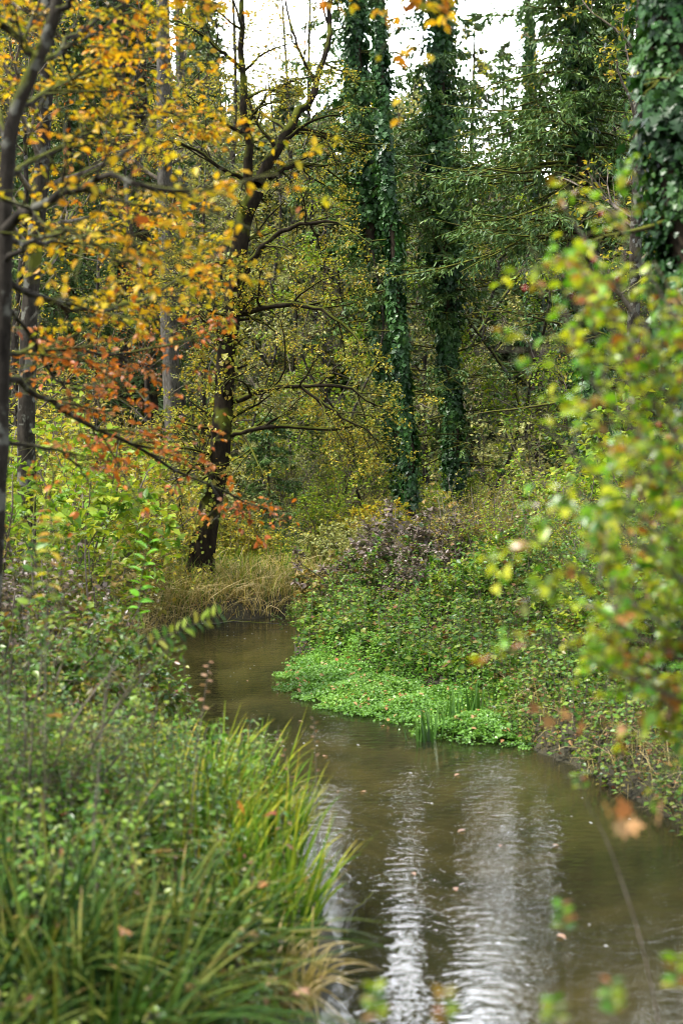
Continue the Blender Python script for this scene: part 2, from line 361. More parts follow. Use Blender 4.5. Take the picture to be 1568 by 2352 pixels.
bp = N('ShaderNodeBump'); bp.inputs['Strength'].default_value = .7; bp.inputs['Distance'].default_value = .05; K(n1.outputs[0], bp.inputs['Height']); K(bp.outputs[0], b.inputs['Normal'])
K(b.outputs[0], N('ShaderNodeOutputMaterial').inputs[0])
ob('ground', me, m, kind='structure')

# water: sheet inside the channel (tucked slightly into the banks)
wx = np.arange(-8, 8, .25); wy = np.arange(-6.5, 24.5, .25); X, Y = np.meshgrid(wx, wy); q = np.stack([X.ravel(), Y.ravel()], 1)
sdq = sdist(q); ii = np.arange(len(q)).reshape(X.shape)
F = np.stack([ii[:-1, :-1], ii[:-1, 1:], ii[1:, 1:], ii[1:, :-1]], -1).reshape(-1, 4)
F = F[(sdq[F] < .42).any(1)]
us, inv = np.unique(F, return_inverse=True)
me = make_mesh('water', np.column_stack([q[us], np.zeros(len(us))]), [inv.reshape(-1, 4)], smooth=True)
m = bpy.data.materials.new('stream_water'); t = nodes(m); N = t.nodes.new; K = t.links.new
ge = N('ShaderNodeNewGeometry'); mp = N('ShaderNodeMapping'); mp.inputs['Scale'].default_value = (.6, 1.3, 1); mp.inputs['Rotation'].default_value = (0, 0, .18); K(ge.outputs['Position'], mp.inputs[0])
n1 = N('ShaderNodeTexNoise'); n1.inputs['Scale'].default_value = 11; n1.inputs['Detail'].default_value = 3; n1.inputs['Distortion'].default_value = .4; K(mp.outputs[0], n1.inputs['Vector'])
n2 = N('ShaderNodeTexNoise'); n2.inputs['Scale'].default_value = 28; n2.inputs['Detail'].default_value = 2; K(mp.outputs[0], n2.inputs['Vector'])
n3 = N('ShaderNodeTexNoise'); n3.inputs['Scale'].default_value = .8; n3.inputs['Detail'].default_value = 2; K(ge.outputs['Position'], n3.inputs['Vector'])
ad = N('ShaderNodeMath'); ad.operation = 'MULTIPLY_ADD'; ad.inputs[1].default_value = .3; K(n2.outputs[0], ad.inputs[0]); K(n1.outputs[0], ad.inputs[2])
r3 = N('ShaderNodeMapRange'); r3.inputs[1].default_value = .35; r3.inputs[2].default_value = .65; r3.inputs[3].default_value = .35; r3.inputs[4].default_value = 1.0; K(n3.outputs[0], r3.inputs[0])
bp = N('ShaderNodeBump'); bp.inputs['Distance'].default_value = .0058; K(ad.outputs[0], bp.inputs['Height']); K(r3.outputs[0], bp.inputs['Strength'])
fr = N('ShaderNodeFresnel'); fr.inputs['IOR'].default_value = 1.333; K(bp.outputs[0], fr.inputs['Normal'])
gl = N('ShaderNodeBsdfGlossy'); gl.inputs['Roughness'].default_value = .02; gl.inputs['Color'].default_value = (1, 1, 1, 1); K(bp.outputs[0], gl.inputs['Normal'])
tp = N('ShaderNodeBsdfTransparent'); tp.inputs[0].default_value = (.72, .70, .50, 1)
df = N('ShaderNodeBsdfDiffuse'); df.inputs[0].default_value = (.036, .038, .020, 1)
m1 = N('ShaderNodeMixShader'); m1.inputs[0].default_value = .30; K(tp.outputs[0], m1.inputs[1]); K(df.outputs[0], m1.inputs[2])
m2 = N('ShaderNodeMixShader'); K(fr.outputs[0], m2.inputs[0]); K(m1.outputs[0], m2.inputs[1]); K(gl.outputs[0], m2.inputs[2])
K(m2.outputs[0], N('ShaderNodeOutputMaterial').inputs[0])
ob('water', me, m, kind='structure')

# ------------------------------------------------------------------ generators
def grass_mesh(name, pos, h, rg, lean=.35, wid=.006, segs=4, droop=.5, tint=None, outward=None):
    n = len(pos); az = rg.uniform(0, 2 * np.pi, n); l = np.abs(rg.normal(lean, lean * .5, n))
    dirh = np.stack([np.cos(az), np.sin(az), np.zeros(n)], 1)
    if outward is not None: dirh = unit(dirh * .45 + outward)
    side = np.stack([-dirh[:, 1], dirh[:, 0], np.zeros(n)], 1); side = unit(side + rg.normal(size=(n, 3)) * .4)
    s = np.linspace(0, 1, segs + 1)
    hh = (h * rg.uniform(.55, 1.1, n))[:, None]
    dr = np.abs(rg.normal(droop, droop * .5, n))[:, None]
    zz = hh * (s[None] - dr * .55 * s[None] ** 2.6); xx = hh * (l[:, None] * s[None] + dr * .6 * s[None] ** 2.2)
    C = pos[:, None, :] + dirh[:, None, :] * xx[:, :, None] + np.array([0, 0, 1.]) * zz[:, :, None]
    w = (wid * rg.uniform(.6, 1.3, n))[:, None] * (1 - s[None] ** 2.5 * .92)
    A = C + side[:, None] * w[:, :, None] * .5; B = C - side[:, None] * w[:, :, None] * .5
    V = np.stack([A, B], 2).reshape(-1, 3); k = 2 * (segs + 1)
    f = np.array([(2 * j, 2 * j + 1, 2 * j + 3, 2 * j + 2) for j in range(segs)])
    F = ((np.arange(n) * k)[:, None, None] + f[None]).reshape(-1, 4)
    ti = rg.random(n) if tint is None else tint
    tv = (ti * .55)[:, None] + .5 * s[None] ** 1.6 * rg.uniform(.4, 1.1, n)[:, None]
    return make_mesh(name, V, [F], np.clip(np.repeat(tv, 2, axis=1).ravel(), 0, 1))

def herb_points(L, S, rg, pos, h, nodes_, size, tpl='dia', width=.6, bend=.25, tilt=.45, hang=.15):
    """upright herbs: one stem with pairs of leaves up it"""
    n = len(pos); hh = (h * rg.uniform(.5, 1.15, n))
    az = rg.uniform(0, 2 * np.pi, n); bd = np.stack([np.cos(az), np.sin(az), np.zeros(n)], 1) * (bend * rg.random(n))[:, None]
    s = np.linspace(0, 1, 5); P = pos[:, None] + (hh[:, None] * s)[:, :, None] * (np.array([0, 0, 1.]) + bd[:, None] * s[None, :, None])
    if S is not None: S.append((P, np.full((n, 5), .0025) * np.linspace(1, .5, 5), 3))
    for j in range(nodes_):
        t = np.full(n, .3 + .7 * (j + rg.random()) / nodes_); b, _ = interp(P, np.arange(n), t)
        a = az + j * 1.57 + rg.normal(0, .5, n)
        for sg in (1, -1):
            d = np.stack([np.cos(a) * sg, np.sin(a) * sg, rg.uniform(-.35, .3, n) - hang], 1)
            L.add(tpl, b + d * .01, d, unit(np.array([0, 0, 1.]) + rg.normal(size=(n, 3)) * tilt), rg.uniform(.6, 1.25, n) * size * (1.1 - .5 * t), width, .4 * rg.random(n) + .6 * rg.random(n))

def scatter(rg, n, x0, x1, y0, y1, cond=None):
    p = np.stack([rg.uniform(x0, x1, n), rg.uniform(y0, y1, n)], 1); d = sdist(p)
    k = d > .05 if cond is None else cond(p, d); p = p[k]
    return np.column_stack([p, height(p)])

# ---- trunk with ivy
def ivy_on(L, rg, P, R, n, size=.085, spread=.12, t=(0, 1), tpl='ivy', width=.9, bush=None):
    """P (K,3), R (K,)"""
    tt = rg.uniform(t[0], t[1], n); pos, k = interp(P[None], np.zeros(n, int), tt); r, _ = interp(R[None], np.zeros(n, int), tt)
    tan = unit(P[k + 1] - P[k]); a = rg.uniform(0, 2 * np.pi, n)
    U = unit(np.cross(tan, [0, 1, .01])); W = np.cross(tan, U); o = np.cos(a)[:, None] * U + np.sin(a)[:, None] * W
    sp = spread if bush is None else bush(tt)
    pn = np.sin(tt * 23 + a) + np.sin(tt * 57 - 2 * a + 1.3) + .8 * np.sin(a * 2 + tt * 11 + 4)
    keep_ = rg.random(n) < np.clip(1.25 + pn * .55, .06, 1)
    size = size * np.clip(1 + .25 * pn, .6, 1.4)
    lump = 1 + .7 * np.sin(tt * 61 + a * 2) * np.sin(a * 3 + tt * 37)
    q = pos + o * (r + np.abs(rg.normal(0, 1, n)) * sp * np.maximum(lump, .15))[:, None]
    d = unit(np.array([0, 0, -.8]) + o * .35 + rg.normal(size=(n, 3)) * .35)
    nrm = unit(o + np.array([0, 0, .55]) + rg.normal(size=(n, 3)) * .35)
    sz = rg.uniform(.5, 1.3, n) * size; ti_ = .5 * (np.sin(tt * 40 + a) * .5 + .5) + .5 * rg.random(n); kk = keep_
    L.add(tpl, q[kk], d[kk], nrm[kk], sz[kk], width, ti_[kk])

def dead_branches(rg, P, R, n, t, ln, moss_leaves=None, up=.0, K=7):
    Q, Rq = kids(rg, P[None], R[None], n, t=t, ang=(75, 105), ln=(ln[0], ln[1]), K=K, wob=.14, grav=up, flat=.25, rf=.18, rmin=.006, tsh=.3, rel=False)
    Q2, R2 = kids(rg, Q, Rq, 6, t=(.2, 1), ang=(35, 75), ln=(.2, .5), K=5, wob=.2, grav=-.02, flat=.5, rf=.6, rmin=.003)
    Q3, R3 = kids(rg, Q2, R2, 3, t=(.2, 1), ang=(30, 70), ln=(.3, .6), K=4, wob=.25, grav=-.03, rf=.6, rmin=.002)
    return [(Q, Rq, 5), (Q2, R2, 4), (Q3, R3, 3)], Q, Q2, Q3

# ---- spruce crown
def spruce_crown(rg, P, R, z0t, z1t=1.0, nb=170, l0=3.0, droop=-.05, needle=.10, nsub=14, ntw=6, prof=None, side=None):
    """returns (branch tube items, Leaves) ; P (K,3) trunk"""
    t = np.sort(rg.uniform(z0t, z1t, nb)); pos, k = interp(P[None], np.zeros(nb, int), t); rr, _ = interp(R[None], np.zeros(nb, int), t)
    u = (t - z0t) / (z1t - z0t)
    Ln = (l0 * (1 - u) ** .75 + .25) * rg.uniform(.6, 1.1, nb) if prof is None else prof(u) * rg.uniform(.6, 1.1, nb)
    az = rg.uniform(0, 2 * np.pi, nb); d = np.stack([np.cos(az), np.sin(az), rg.normal(.12, .1, nb)], 1)
    if side is not None: Ln = np.where((u > side) & (np.cos(az) < .35) & (rg.random(nb) > .15), Ln * .32, Ln)
    K = 9; Q = np.empty((nb, K, 3)); Q[:, 0] = pos; step = (Ln / (K - 1))[:, None]
    for j in range(1, K):
        g = droop * 2.2 if j < 5 else -droop * 1.3
        d = unit(d + rg.normal(size=d.shape) * .05 + np.array([0, 0, g])); Q[:, j] = Q[:, j - 1] + d * step
    Rb = np.maximum(.012 + Ln * .006, .01)[:, None] * np.linspace(1, .25, K)[None]
    Q2, R2 = kids(rg, Q, Rb, nsub, t=(.12, 1), ang=(40, 65), ln=(.22, .42), K=5, wob=.06, grav=-.09, flat=.15, rf=.4, rmin=.003, tsh=.55)
    Lv = Leaves()
    for src, n, ws in ((Q, 30, 1.0), (Q2, ntw * 2, 1.0)):
        p, tan, i = leaf_pts(rg, src, n, (.12, 1))
        s = rg.normal(size=p.shape); s[:, 2] = s[:, 2] * .35 - .35; s = unit(s)
        Lv.add('ndl', p, unit(tan * .8 + s * .75), unit(np.array([0, 0, 1.]) + rg.normal(size=p.shape) * .5), rg.uniform(.7, 1.4, len(p)) * needle, .22, .6 * rg.random(len(src))[i] + .4 * rg.random(len(p)))
    return [(Q, Rb, 4), (Q2, R2, 3)], Lv

def build_tree(name, label, cat, base, trunk, Rt, barkm, crown=None, crownm=None, limbs=None, limbm=None, ivy=None, ivym='ivy_dark', sides=12, group=None, extra=None):
    e = thing(name, label, cat, base, group)
    ob('trunk', relocate(tubes('trunk', [(trunk[None], Rt[None], sides)], .05), base), barkm, e)
    if limbs: ob('branches', relocate(tubes('branches', limbs), base), limbm or barkm, e)
    if crown is not None: ob('crown', relocate(crown.mesh('crown'), base), crownm, e)
    if ivy is not None: ob('ivy', relocate(ivy.mesh('ivy'), base), ivym, e)
    for nm, me_, mt in (extra or []): ob(nm, relocate(me_, base), mt, e)
    return e
def trunk_px(pts, n=24):
    """pts: (px, py, Y) list base -> top; the base is dropped to the ground"""
    w = [at(*p) for p in pts]; w[0][2] = hz(w[0][0], w[0][1]) - .05; return spline(w, n)
# ================================================================== LARGE TREES
# ---- 1. leaning mossy tree on the far bank
rg = RNG(11)
b0 = trunk_px([(452, 1345, 20), (478, 1190, 20), (505, 1040, 20), (520, 830, 20), (540, 660, 20), (560, 510, 20), (590, 440, 20)], 30)
Rt = np.interp(np.linspace(0, 1, 30), [0, .06, .2, 1], [.26, .19, .155, .105])
def limb_px(pts, r0, r1, n=18):
    rq = RNG(int(pts[0][0] * 7 + pts[0][1])); L0 = [at(*p) for p in pts]; P = spline(L0, n)
    w = np.cumsum(rq.normal(size=(n, 3)), 0); w -= np.linspace(0, 1, n)[:, None] * w[-1]; P[1:-1] += (w[1:-1] * .5 + rq.normal(size=(n - 2, 3)) * .5) * max(r0 * .45, .012)
    return P, np.linspace(r0, r1, n)
limbs = [limb_px(p, a, b) for p, a, b in [
    ([(592, 425, 20), (635, 350, 20.1), (690, 270, 20.3), (730, 200, 20.6), (760, 60, 21), (775, -150, 21.4), (760, -420, 22)], .085, .015),
    ([(580, 440, 20), (578, 370, 19.9), (562, 270, 19.8), (556, 140, 19.8), (566, 0, 19.7), (575, -180, 19.7), (560, -420, 19.6)], .075, .012),
    ([(550, 660, 20), (585, 595, 19.8), (625, 545, 19.6), (690, 515, 19.4), (765, 508, 19.2), (850, 560, 19)], .055, .01),
    ([(620, 410, 20), (645, 385, 20.1), (690, 375, 20.3), (745, 385, 20.6), (800, 430, 20.8)], .045, .008),
    ([(556, 410, 20), (500, 385, 19.8), (450, 345, 19.7), (395, 325, 19.5), (330, 330, 19.4)], .035, .008),
    ([(525, 920, 20), (575, 910, 19.8), (640, 888, 19.5), (720, 885, 19.3), (800, 888, 19.1), (850, 925, 19), (905, 945, 19)], .05, .008),
    ([(690, 887, 19.3), (735, 925, 19.2), (790, 965, 19.1), (845, 990, 19), (880, 1050, 19)], .025, .006),
    ([(520, 1010, 20), (560, 995, 19.8), (640, 985, 19.6), (745, 992, 19.5), (820, 975, 19.4), (890, 985, 19.3)], .045, .007),
    ([(545, 720, 20), (610, 700, 19.7), (690, 695, 19.4), (760, 730, 19.2), (830, 790, 19), (900, 870, 18.9)], .05, .007),
    ([(498, 1105, 20), (460, 1060, 19.9), (430, 1085, 19.8), (395, 1110, 19.7), (360, 1150, 19.6)], .035, .006),
    ([(535, 600, 20), (480, 610, 20), (430, 650, 20), (385, 640, 20)], .035, .006),
    ([(540, 820, 20), (505, 800, 20), (490, 740, 20.1), (470, 690, 20.2), (440, 600, 20.3)], .04, .006),
    ([(556, 300, 19.9), (600, 240, 19.6), (660, 190, 19.3), (740, 175, 19.1)], .03, .006),
    ([(556, 160, 19.8), (500, 110, 19.6), (440, 60, 19.5), (380, 40, 19.5)], .03, .006),
    ([(730, 200, 20.6), (690, 120, 20.5), (660, 30, 20.5), (640, -120, 20.4)], .028, .006)]]
LP = np.stack([a for a, b in limbs]); LR = np.stack([b for a, b in limbs])
Q1, r1 = kids(rg, LP, LR, 9, t=(.15, 1), ang=(30, 70), ln=(.8, 1.7), K=7, wob=.18, grav=.0, flat=.8, rf=.5, rmin=.006, rel=False, up=.2)
Qt, rt = kids(rg, b0[None], Rt[None], 26, t=(.25, 1), ang=(50, 90), ln=(.5, 1.6), K=7, wob=.2, flat=.6, rf=.18, rmin=.006, rel=False)
Q1 = np.concatenate([Q1, Qt]); r1 = np.concatenate([r1, rt])
Q2, r2 = kids(rg, Q1, r1, 6, t=(.2, 1), ang=(30, 70), ln=(.35, .7), K=5, wob=.22, grav=-.01, rf=.6, rmin=.003)
Q3, r3 = kids(rg, Q2, r2, 4, t=(.2, 1), ang=(30, 65), ln=(.35, .7), K=4, wob=.25, rf=.6, rmin=.002)
Lv = Leaves(); leaves_on(Lv, rg, Q3, 7, .042, tilt=.6, hang=.3, off=.02, keep=.6); leaves_on(Lv, rg, Q2, 5, .046, tilt=.6, hang=.3, keep=.3)
ivL = Leaves(); ivy_on(ivL, rg, b0, Rt, 700, .07, .05, (.02, .75), 'ivy')
build_tree('alder_tree', 'leaning mossy tree with a forked crown rooted in the reeds on the far bank', 'tree', tuple(b0[0]), b0, Rt, 'bark_mossy', Lv, 'yellow_small',
           [(LP, LR, 7), (Q1, r1, 5), (Q2, r2, 4), (Q3, r3, 3)], 'bark_mossy', sides=14, extra=[('creeper_leaves', ivL.mesh('creeper'), 'olive_yellow')])

# ---- 2. three big ivy-clad trunks in the middle
def ivy_tree(label, pts, r0, r1, niv, spread, seed, bush=None, top=True, t_br=(.25, .75), nbr=16, lnb=(1.0, 2.6), mossy=True, size=.085, group=None, crown_top=True, tiv=(0.01, .97)):
    rg = RNG(seed); P = trunk_px(pts, 40); Rr = np.linspace(r0, r1, 40)
    P[1:] += rg.normal(size=(39, 3)) * np.array([.02, .02, 0])
    iv = Leaves(); ivy_on(iv, rg, P, Rr, niv, size, spread, tiv, 'ivy', bush=bush)
    items, Q, Q2, Q3 = dead_branches(rg, P, Rr, nbr, t_br, lnb)
    cr = Leaves()
    leaves_on(cr, rg, Q2, 8, .08, tpl='ndl', width=.3, tilt=.6, hang=.5)                      # mossy needle tufts on the lower branches
    leaves_on(cr, rg, Q3, 7, .08, tpl='ndl', width=.3, tilt=.6, hang=.5)
    if crown_top:
        it2, c2 = spruce_crown(rg, P, Rr, .5, 1., nb=70, l0=1.5, needle=.11, nsub=12, ntw=6); items += it2; cr.b += c2.b
        it3, c3 = spruce_crown(rg, P, Rr, .33, .66, nb=26, prof=lambda u: .8 + .8 * np.sin(u * 3.1), needle=.11, nsub=13, ntw=6, droop=-.06); items += it3; cr.b += c3.b
    return build_tree('ivy_clad_tree', label, 'tree', tuple(P[0]), P, Rr, 'bark_ivy', cr, 'spruce_needle', items, 'twig_mossy', iv, 'ivy_dark', sides=10, group=group)
ivy_tree('tall ivy-wrapped conifer behind the thinner ivied trunk, its ivy billowing out wide above', [(938, 1200, 28), (904, 980, 28), (876, 780, 28), (852, 560, 28), (832, 330, 28), (815, 80, 28), (815, -200, 28.2), (800, -700, 28.4)],
         .145, .09, 24000, .1, 21, bush=lambda t: .05 + .19 * sst(.30, .48, t) * (1 - .7 * sst(.55, .9, t)), t_br=(.12, .5), nbr=14)
ivy_tree('slender ivy-wrapped trunk with bare bark low down, in front of the close pair', [(948, 1250, 25.5), (938, 1050, 25.5), (922, 850, 25.5), (905, 650, 25.5), (893, 450, 25.5), (880, 250, 25.5), (868, 60, 25.5), (860, -150, 25.6), (850, -420, 25.7)],
         .095, .05, 13000, .045, 22, t_br=(.3, .9), nbr=16, lnb=(.7, 2.0), crown_top=False, tiv=(.06, .97))
ivy_tree('thick ivy-covered conifer trunk standing alone between the ivied pair and the drooping spruce', [(1048, 1200, 29), (1038, 1000, 29), (1030, 800, 29), (1018, 600, 29), (1015, 400, 29), (1008, 150, 29), (998, -150, 29), (985, -700, 29)],
         .155, .08, 25000, .10, 23, bush=lambda t: .055 + .19 * sst(.30, .45, t) * (1 - .25 * sst(.6, 1, t)), t_br=(.1, .5), nbr=22, lnb=(1.2, 3.0))

# ---- 3. near ivy trunk at the right edge
rg = RNG(31)
P = trunk_px([(1860, 1700, 8), (1740, 1200, 8), (1640, 800, 8), (1590, 550, 8), (1562, 300, 8), (1540, 0, 8), (1530, -400, 8.1), (1530, -1000, 8.3)], 40)
Rr = np.linspace(.17, .10, 40)
iv = Leaves(); ivy_on(iv, rg, P, Rr, 13000, .058, .075, (.1, .98), 'ivy', bush=lambda t: .07 + .0 * t)
items, Q, Q2, Q3 = dead_branches(rg, P, Rr, 8, (.3, .9), (.3, .7))
it2, cr = spruce_crown(rg, P, Rr, .8, 1., nb=24, l0=1.0, needle=.08, nsub=12, ntw=6)
build_tree('ivy_clad_tree', 'big blurred dark ivy-smothered trunk close by at the right edge', 'tree', tuple(P[0]), P, Rr, 'bark_ivy', cr, 'spruce_needle', items + it2, 'twig_mossy', iv, 'ivy_dark', sides=14)

# ---- 4. drooping spruce at upper right
rg = RNG(41)
P = trunk_px([(1362, 1230, 24), (1360, 1000, 24), (1354, 760, 24), (1345, 520, 24), (1332, 280, 24), (1326, 0, 24), (1340, -300, 24), (1365, -700, 24), (1385, -1050, 24)], 40)
Rr = np.linspace(.21, .03, 40)
items, cr = spruce_crown(rg, P, Rr, .34, 1., nb=360, prof=lambda u: 3.3 * (1 - u) ** 1.5 + .1, side=.46, droop=-.045, needle=.10, nsub=15, ntw=7)
i2, Q, Q2, Q3 = dead_branches(rg, P, Rr, 24, (.12, .45), (.8, 2.4))
leaves_on(cr, rg, Q2, 6, .08, tpl='ndl', width=.3, tilt=.6, hang=.5)
iv = Leaves(); ivy_on(iv, rg, P, Rr, 9000, .085, .10, (.02, .62), 'ivy')
build_tree('spruce_tree', 'large dark spruce with layered drooping boughs and ivy on its lower trunk', 'tree', tuple(P[0]), P, Rr, 'bark_ivy', cr, 'spruce_needle', items + i2, 'twig_mossy', iv, 'ivy_dark', sides=10)

# ---- 5. thinner trunks on the right
ivy_tree('distant slim trunk sleeved in ivy seen through a gap left of the drooping spruce', [(1228, 1200, 38), (1226, 900, 38), (1222, 700, 38), (1218, 480, 38), (1215, 250, 38), (1212, 0, 38), (1208, -200, 38)],
         .15, .06, 11000, .09, 51, crown_top=False, nbr=12, t_br=(.3, .9), tiv=(.25, .8))
def bare_tree(label, pts, r0, r1, seed, nl=14, ln=(1, 2.5), leafm='yellow_small', barkm='bark_grey', lsize=.06, kp=.5, t=(.3, 1), nm='deciduous_tree', ivn=0, dens=6, up=.25):
    rg = RNG(seed); P = trunk_px(pts, 30); Rr = np.linspace(r0, r1, 30)
    Q, r = kids(rg, P[None], Rr[None], nl, t=t, ang=(40, 75), ln=ln, K=8, wob=.14, rf=.4, rmin=.008, rel=False, up=up)
    Q2, r2 = kids(rg, Q, r, 6, t=(.2, 1), ang=(30, 65), ln=(.35, .65), K=5, wob=.2, rf=.6, rmin=.004)
    Q3, r3 = kids(rg, Q2, r2, 4, t=(.15, 1), ang=(30, 65), ln=(.4, .75), K=4, wob=.2, rf=.6, rmin=.003)
    Lv = Leaves(); leaves_on(Lv, rg, Q3, dens, lsize, tilt=.6, hang=.3, off=.03, keep=kp); leaves_on(Lv, rg, Q2, 4, lsize, tilt=.6, hang=.3, keep=kp)
    iv = None
    if ivn: iv = Leaves(); ivy_on(iv, rg, P, Rr, ivn, .08, .06, (.02, .7))
    return build_tree(nm, label, 'tree', tuple(P[0]), P, Rr, barkm, Lv, leafm, [(Q, r, 5), (Q2, r2, 4), (Q3, r3, 3)], 'twig', iv, sides=8)
bare_tree('thin dark straight trunk with a little ivy just left of the drooping spruce trunk', [(1286, 1150, 32), (1290, 900, 32), (1294, 700, 32), (1302, 500, 32), (1306, 300, 32), (1308, 50, 32), (1310, -250, 32)], .13, .06, 61, ivn=2500, barkm='bark_dark', lsize=.12, kp=.2)
bare_tree('speckled slim trunk with mossy forked limbs between the drooping spruce and the right-edge ivy trunk', [(1450, 1250, 20), (1452, 950, 20), (1455, 700, 20), (1462, 450, 20), (1466, 200, 20), (1470, 0, 20), (1474, -300, 20)], .11, .05, 62, barkm='bark_beech', lsize=.08, kp=.35, nl=18, ln=(.8, 2.2))
bare_tree('bare grey straight trunk behind the rusty beech leaves on the left', [(420, 1260, 30), (412, 1120, 30), (400, 980, 30), (392, 820, 30), (385, 650, 30), (380, 450, 30), (376, 250, 30), (374, 0, 30), (370, -300, 30)], .22, .12, 63, t=(.5, 1), nl=16, kp=.6)
bare_tree('dark brown trunk in the deep shade left of the grey trunk', [(296, 1220, 36), (292, 1050, 36), (288, 850, 36), (284, 650, 36), (280, 400, 36), (276, 100, 36), (270, -250, 36)], .2, .12, 64, barkm='bark_dark', t=(.5, 1), kp=.6)
bare_tree('tall pale-barked tree rising behind the dark spruce at upper left', [(440, 1240, 42), (430, 900, 42), (424, 600, 42), (418, 300, 42), (412, 50, 42), (405, -250, 42)], .2, .10, 65, t=(.35, 1), nl=22, kp=.7, ln=(1.5, 3.5))

# ---- 6. near beech on the left, leaning in
rg = RNG(71)
P = trunk_px([(-60, 1800, 6.6), (-22, 1450, 6.6), (-4, 1150, 6.6), (5, 900, 6.6), (12, 600, 6.6), (14, 430, 6.6), (30, 280, 6.6), (72, 170, 6.6), (118, 60, 6.6), (140, -60, 6.6), (150, -300, 6.7), (140, -650, 6.9), (150, -1100, 7)], 50)
Rr = np.interp(np.linspace(0, 1, 50), [0, .5, 1], [.042, .033, .02])
def bl(pts, r0, r1, n=20): return limb_px(pts, r0, r1, n)
blimb = [bl(p, a, b) for p, a, b in [
    ([(10, 545, 6.6), (45, 495, 6.5), (105, 470, 6.3), (180, 430, 6.1), (270, 400, 6.0), (400, 430, 5.9), (520, 415, 5.8), (640, 400, 5.7)], .028, .004),
    ([(88, 140, 6.6), (60, 105, 6.6), (20, 75, 6.6), (-60, 40, 6.6), (-160, 0, 6.6)], .024, .006),
    ([(12, 640, 6.6), (70, 665, 6.8), (140, 700, 7.2), (230, 715, 7.6), (330, 690, 8.0), (420, 640, 8.3), (490, 620, 8.5)], .018, .004),
    ([(6, 820, 6.6), (60, 812, 7), (160, 810, 7.6), (260, 815, 8.2), (380, 800, 8.6), (500, 770, 9)], .016, .004),
    ([(4, 860, 6.6), (45, 880, 7), (110, 910, 7.4), (200, 960, 7.9), (300, 1010, 8.3), (400, 1070, 8.7), (500, 1120, 9), (580, 1160, 9.2), (660, 1175, 9.4)], .019, .004),
    ([(2, 1010, 6.6), (60, 1030, 6.8), (130, 1050, 7.0), (180, 1080, 7.3), (215, 1130, 7.5)], .013, .003),
    ([(14, 400, 6.6), (70, 380, 6.9), (150, 330, 7.3), (260, 290, 7.8), (380, 260, 8.2), (480, 300, 8.5)], .018, .004),
    ([(34, 280, 6.6), (90, 230, 7.0), (170, 190, 7.5), (270, 140, 8.0), (370, 130, 8.4)], .018, .004),
    ([(80, 160, 6.6), (150, 90, 7.0), (230, 30, 7.4), (330, -10, 7.8), (440, -20, 8.2)], .016, .004),
    ([(120, 40, 6.6), (190, -20, 6.5), (300, -60, 6.4), (440, -90, 6.3)], .018, .004),
    ([(10, 540, 6.6), (60, 560, 7.2), (140, 560, 7.8), (240, 540, 8.4), (340, 500, 9.0), (430, 480, 9.4)], .017, .004),
    ([(140, -60, 6.6), (260, -130, 6.2), (450, -180, 5.9), (650, -160, 5.7), (850, -70, 5.6), (1000, -10, 5.5)], .02, .004),
    ([(12, 600, 6.6), (80, 560, 6.2), (180, 545, 6.0), (300, 600, 5.9), (420, 560, 5.8)], .014, .003),
    ([(20, 330, 6.6), (-30, 230, 7), (-100, 160, 7.4), (-200, 130, 7.8)], .018, .004),
    ([(8, 700, 6.6), (60, 750, 7), (120, 860, 7.4), (160, 900, 7.8), (230, 890, 8.2), (300, 840, 8.5)], .013, .003)]]
LP = np.stack([a for a, b in blimb]); LR = np.stack([b for a, b in blimb])
Lg = Leaves(); Lr = Leaves(); tw_items = [(LP, LR, 7)]
def spray(idx, n1, n2, L_, keep, size, nn=7, ln1=(.35, .85), t=(.2, 1)):
    P_, R_i = LP[idx], LR[idx]
    A, ra = kids(rg, P_, R_i, n1, t=t, ang=(25, 60), ln=ln1, K=6, wob=.12, flat=.25, rf=.5, rmin=.003, rel=False, tsh=.4)
    B, rb = kids(rg, A, ra, n2, t=(.1, 1), ang=(30, 60), ln=(.3, .65), K=5, wob=.12, flat=.25, rf=.6, rmin=.002)
    tw_items.extend([(A, ra, 4), (B, rb, 3)])
    leaves_on(L_, rg, B, nn, size, tpl='ova', width=.62, tilt=.55, hang=.25, splay=.9, keep=keep)
    leaves_on(L_, rg, A, nn, size, tpl='ova', width=.62, tilt=.55, hang=.25, splay=.9, keep=keep * .8)
spray([0, 12], 18, 5, Lg, .3, .048, 6)
spray([1, 13], 14, 5, Lg, .45, .048, 7)
spray([2, 10], 26, 6, Lg, .42, .043, 8)
spray([6, 7, 8], 26, 6, Lg, .42, .043, 8)
spray([9, 11], 18, 5, Lg, .4, .05, 6, t=(.3, 1))
spray([3, 14], 16, 5, Lr, .38, .046, 6)
spray([4], 26, 5, Lr, .42, .048, 6)
spray([5], 10, 4, Lr, .22, .046, 5)
e = build_tree('beech_tree', 'near slanting beech at the left edge with lichen-spotted bark and golden autumn leaves', 'tree', tuple(P[0]), P, Rr, 'bark_beech', Lg, 'beech_gold', tw_items, 'bark_beech', sides=16,
               extra=[('rusty_leaves', Lr.mesh('rusty'), 'beech_rust')])
bare_tree('second beech deeper left whose orange and yellow leaves glow behind the slanting beech', [(60, 1300, 13), (62, 1000, 13), (70, 700, 13), (95, 400, 13), (110, 100, 13), (100, -200, 13), (90, -500, 13)], .09, .05, 72, nl=30, ln=(1.2, 2.2), leafm='beech_gold', barkm='bark_beech', lsize=.042, kp=.26, t=(.36, 1), nm='beech_tree', dens=6, up=.0)

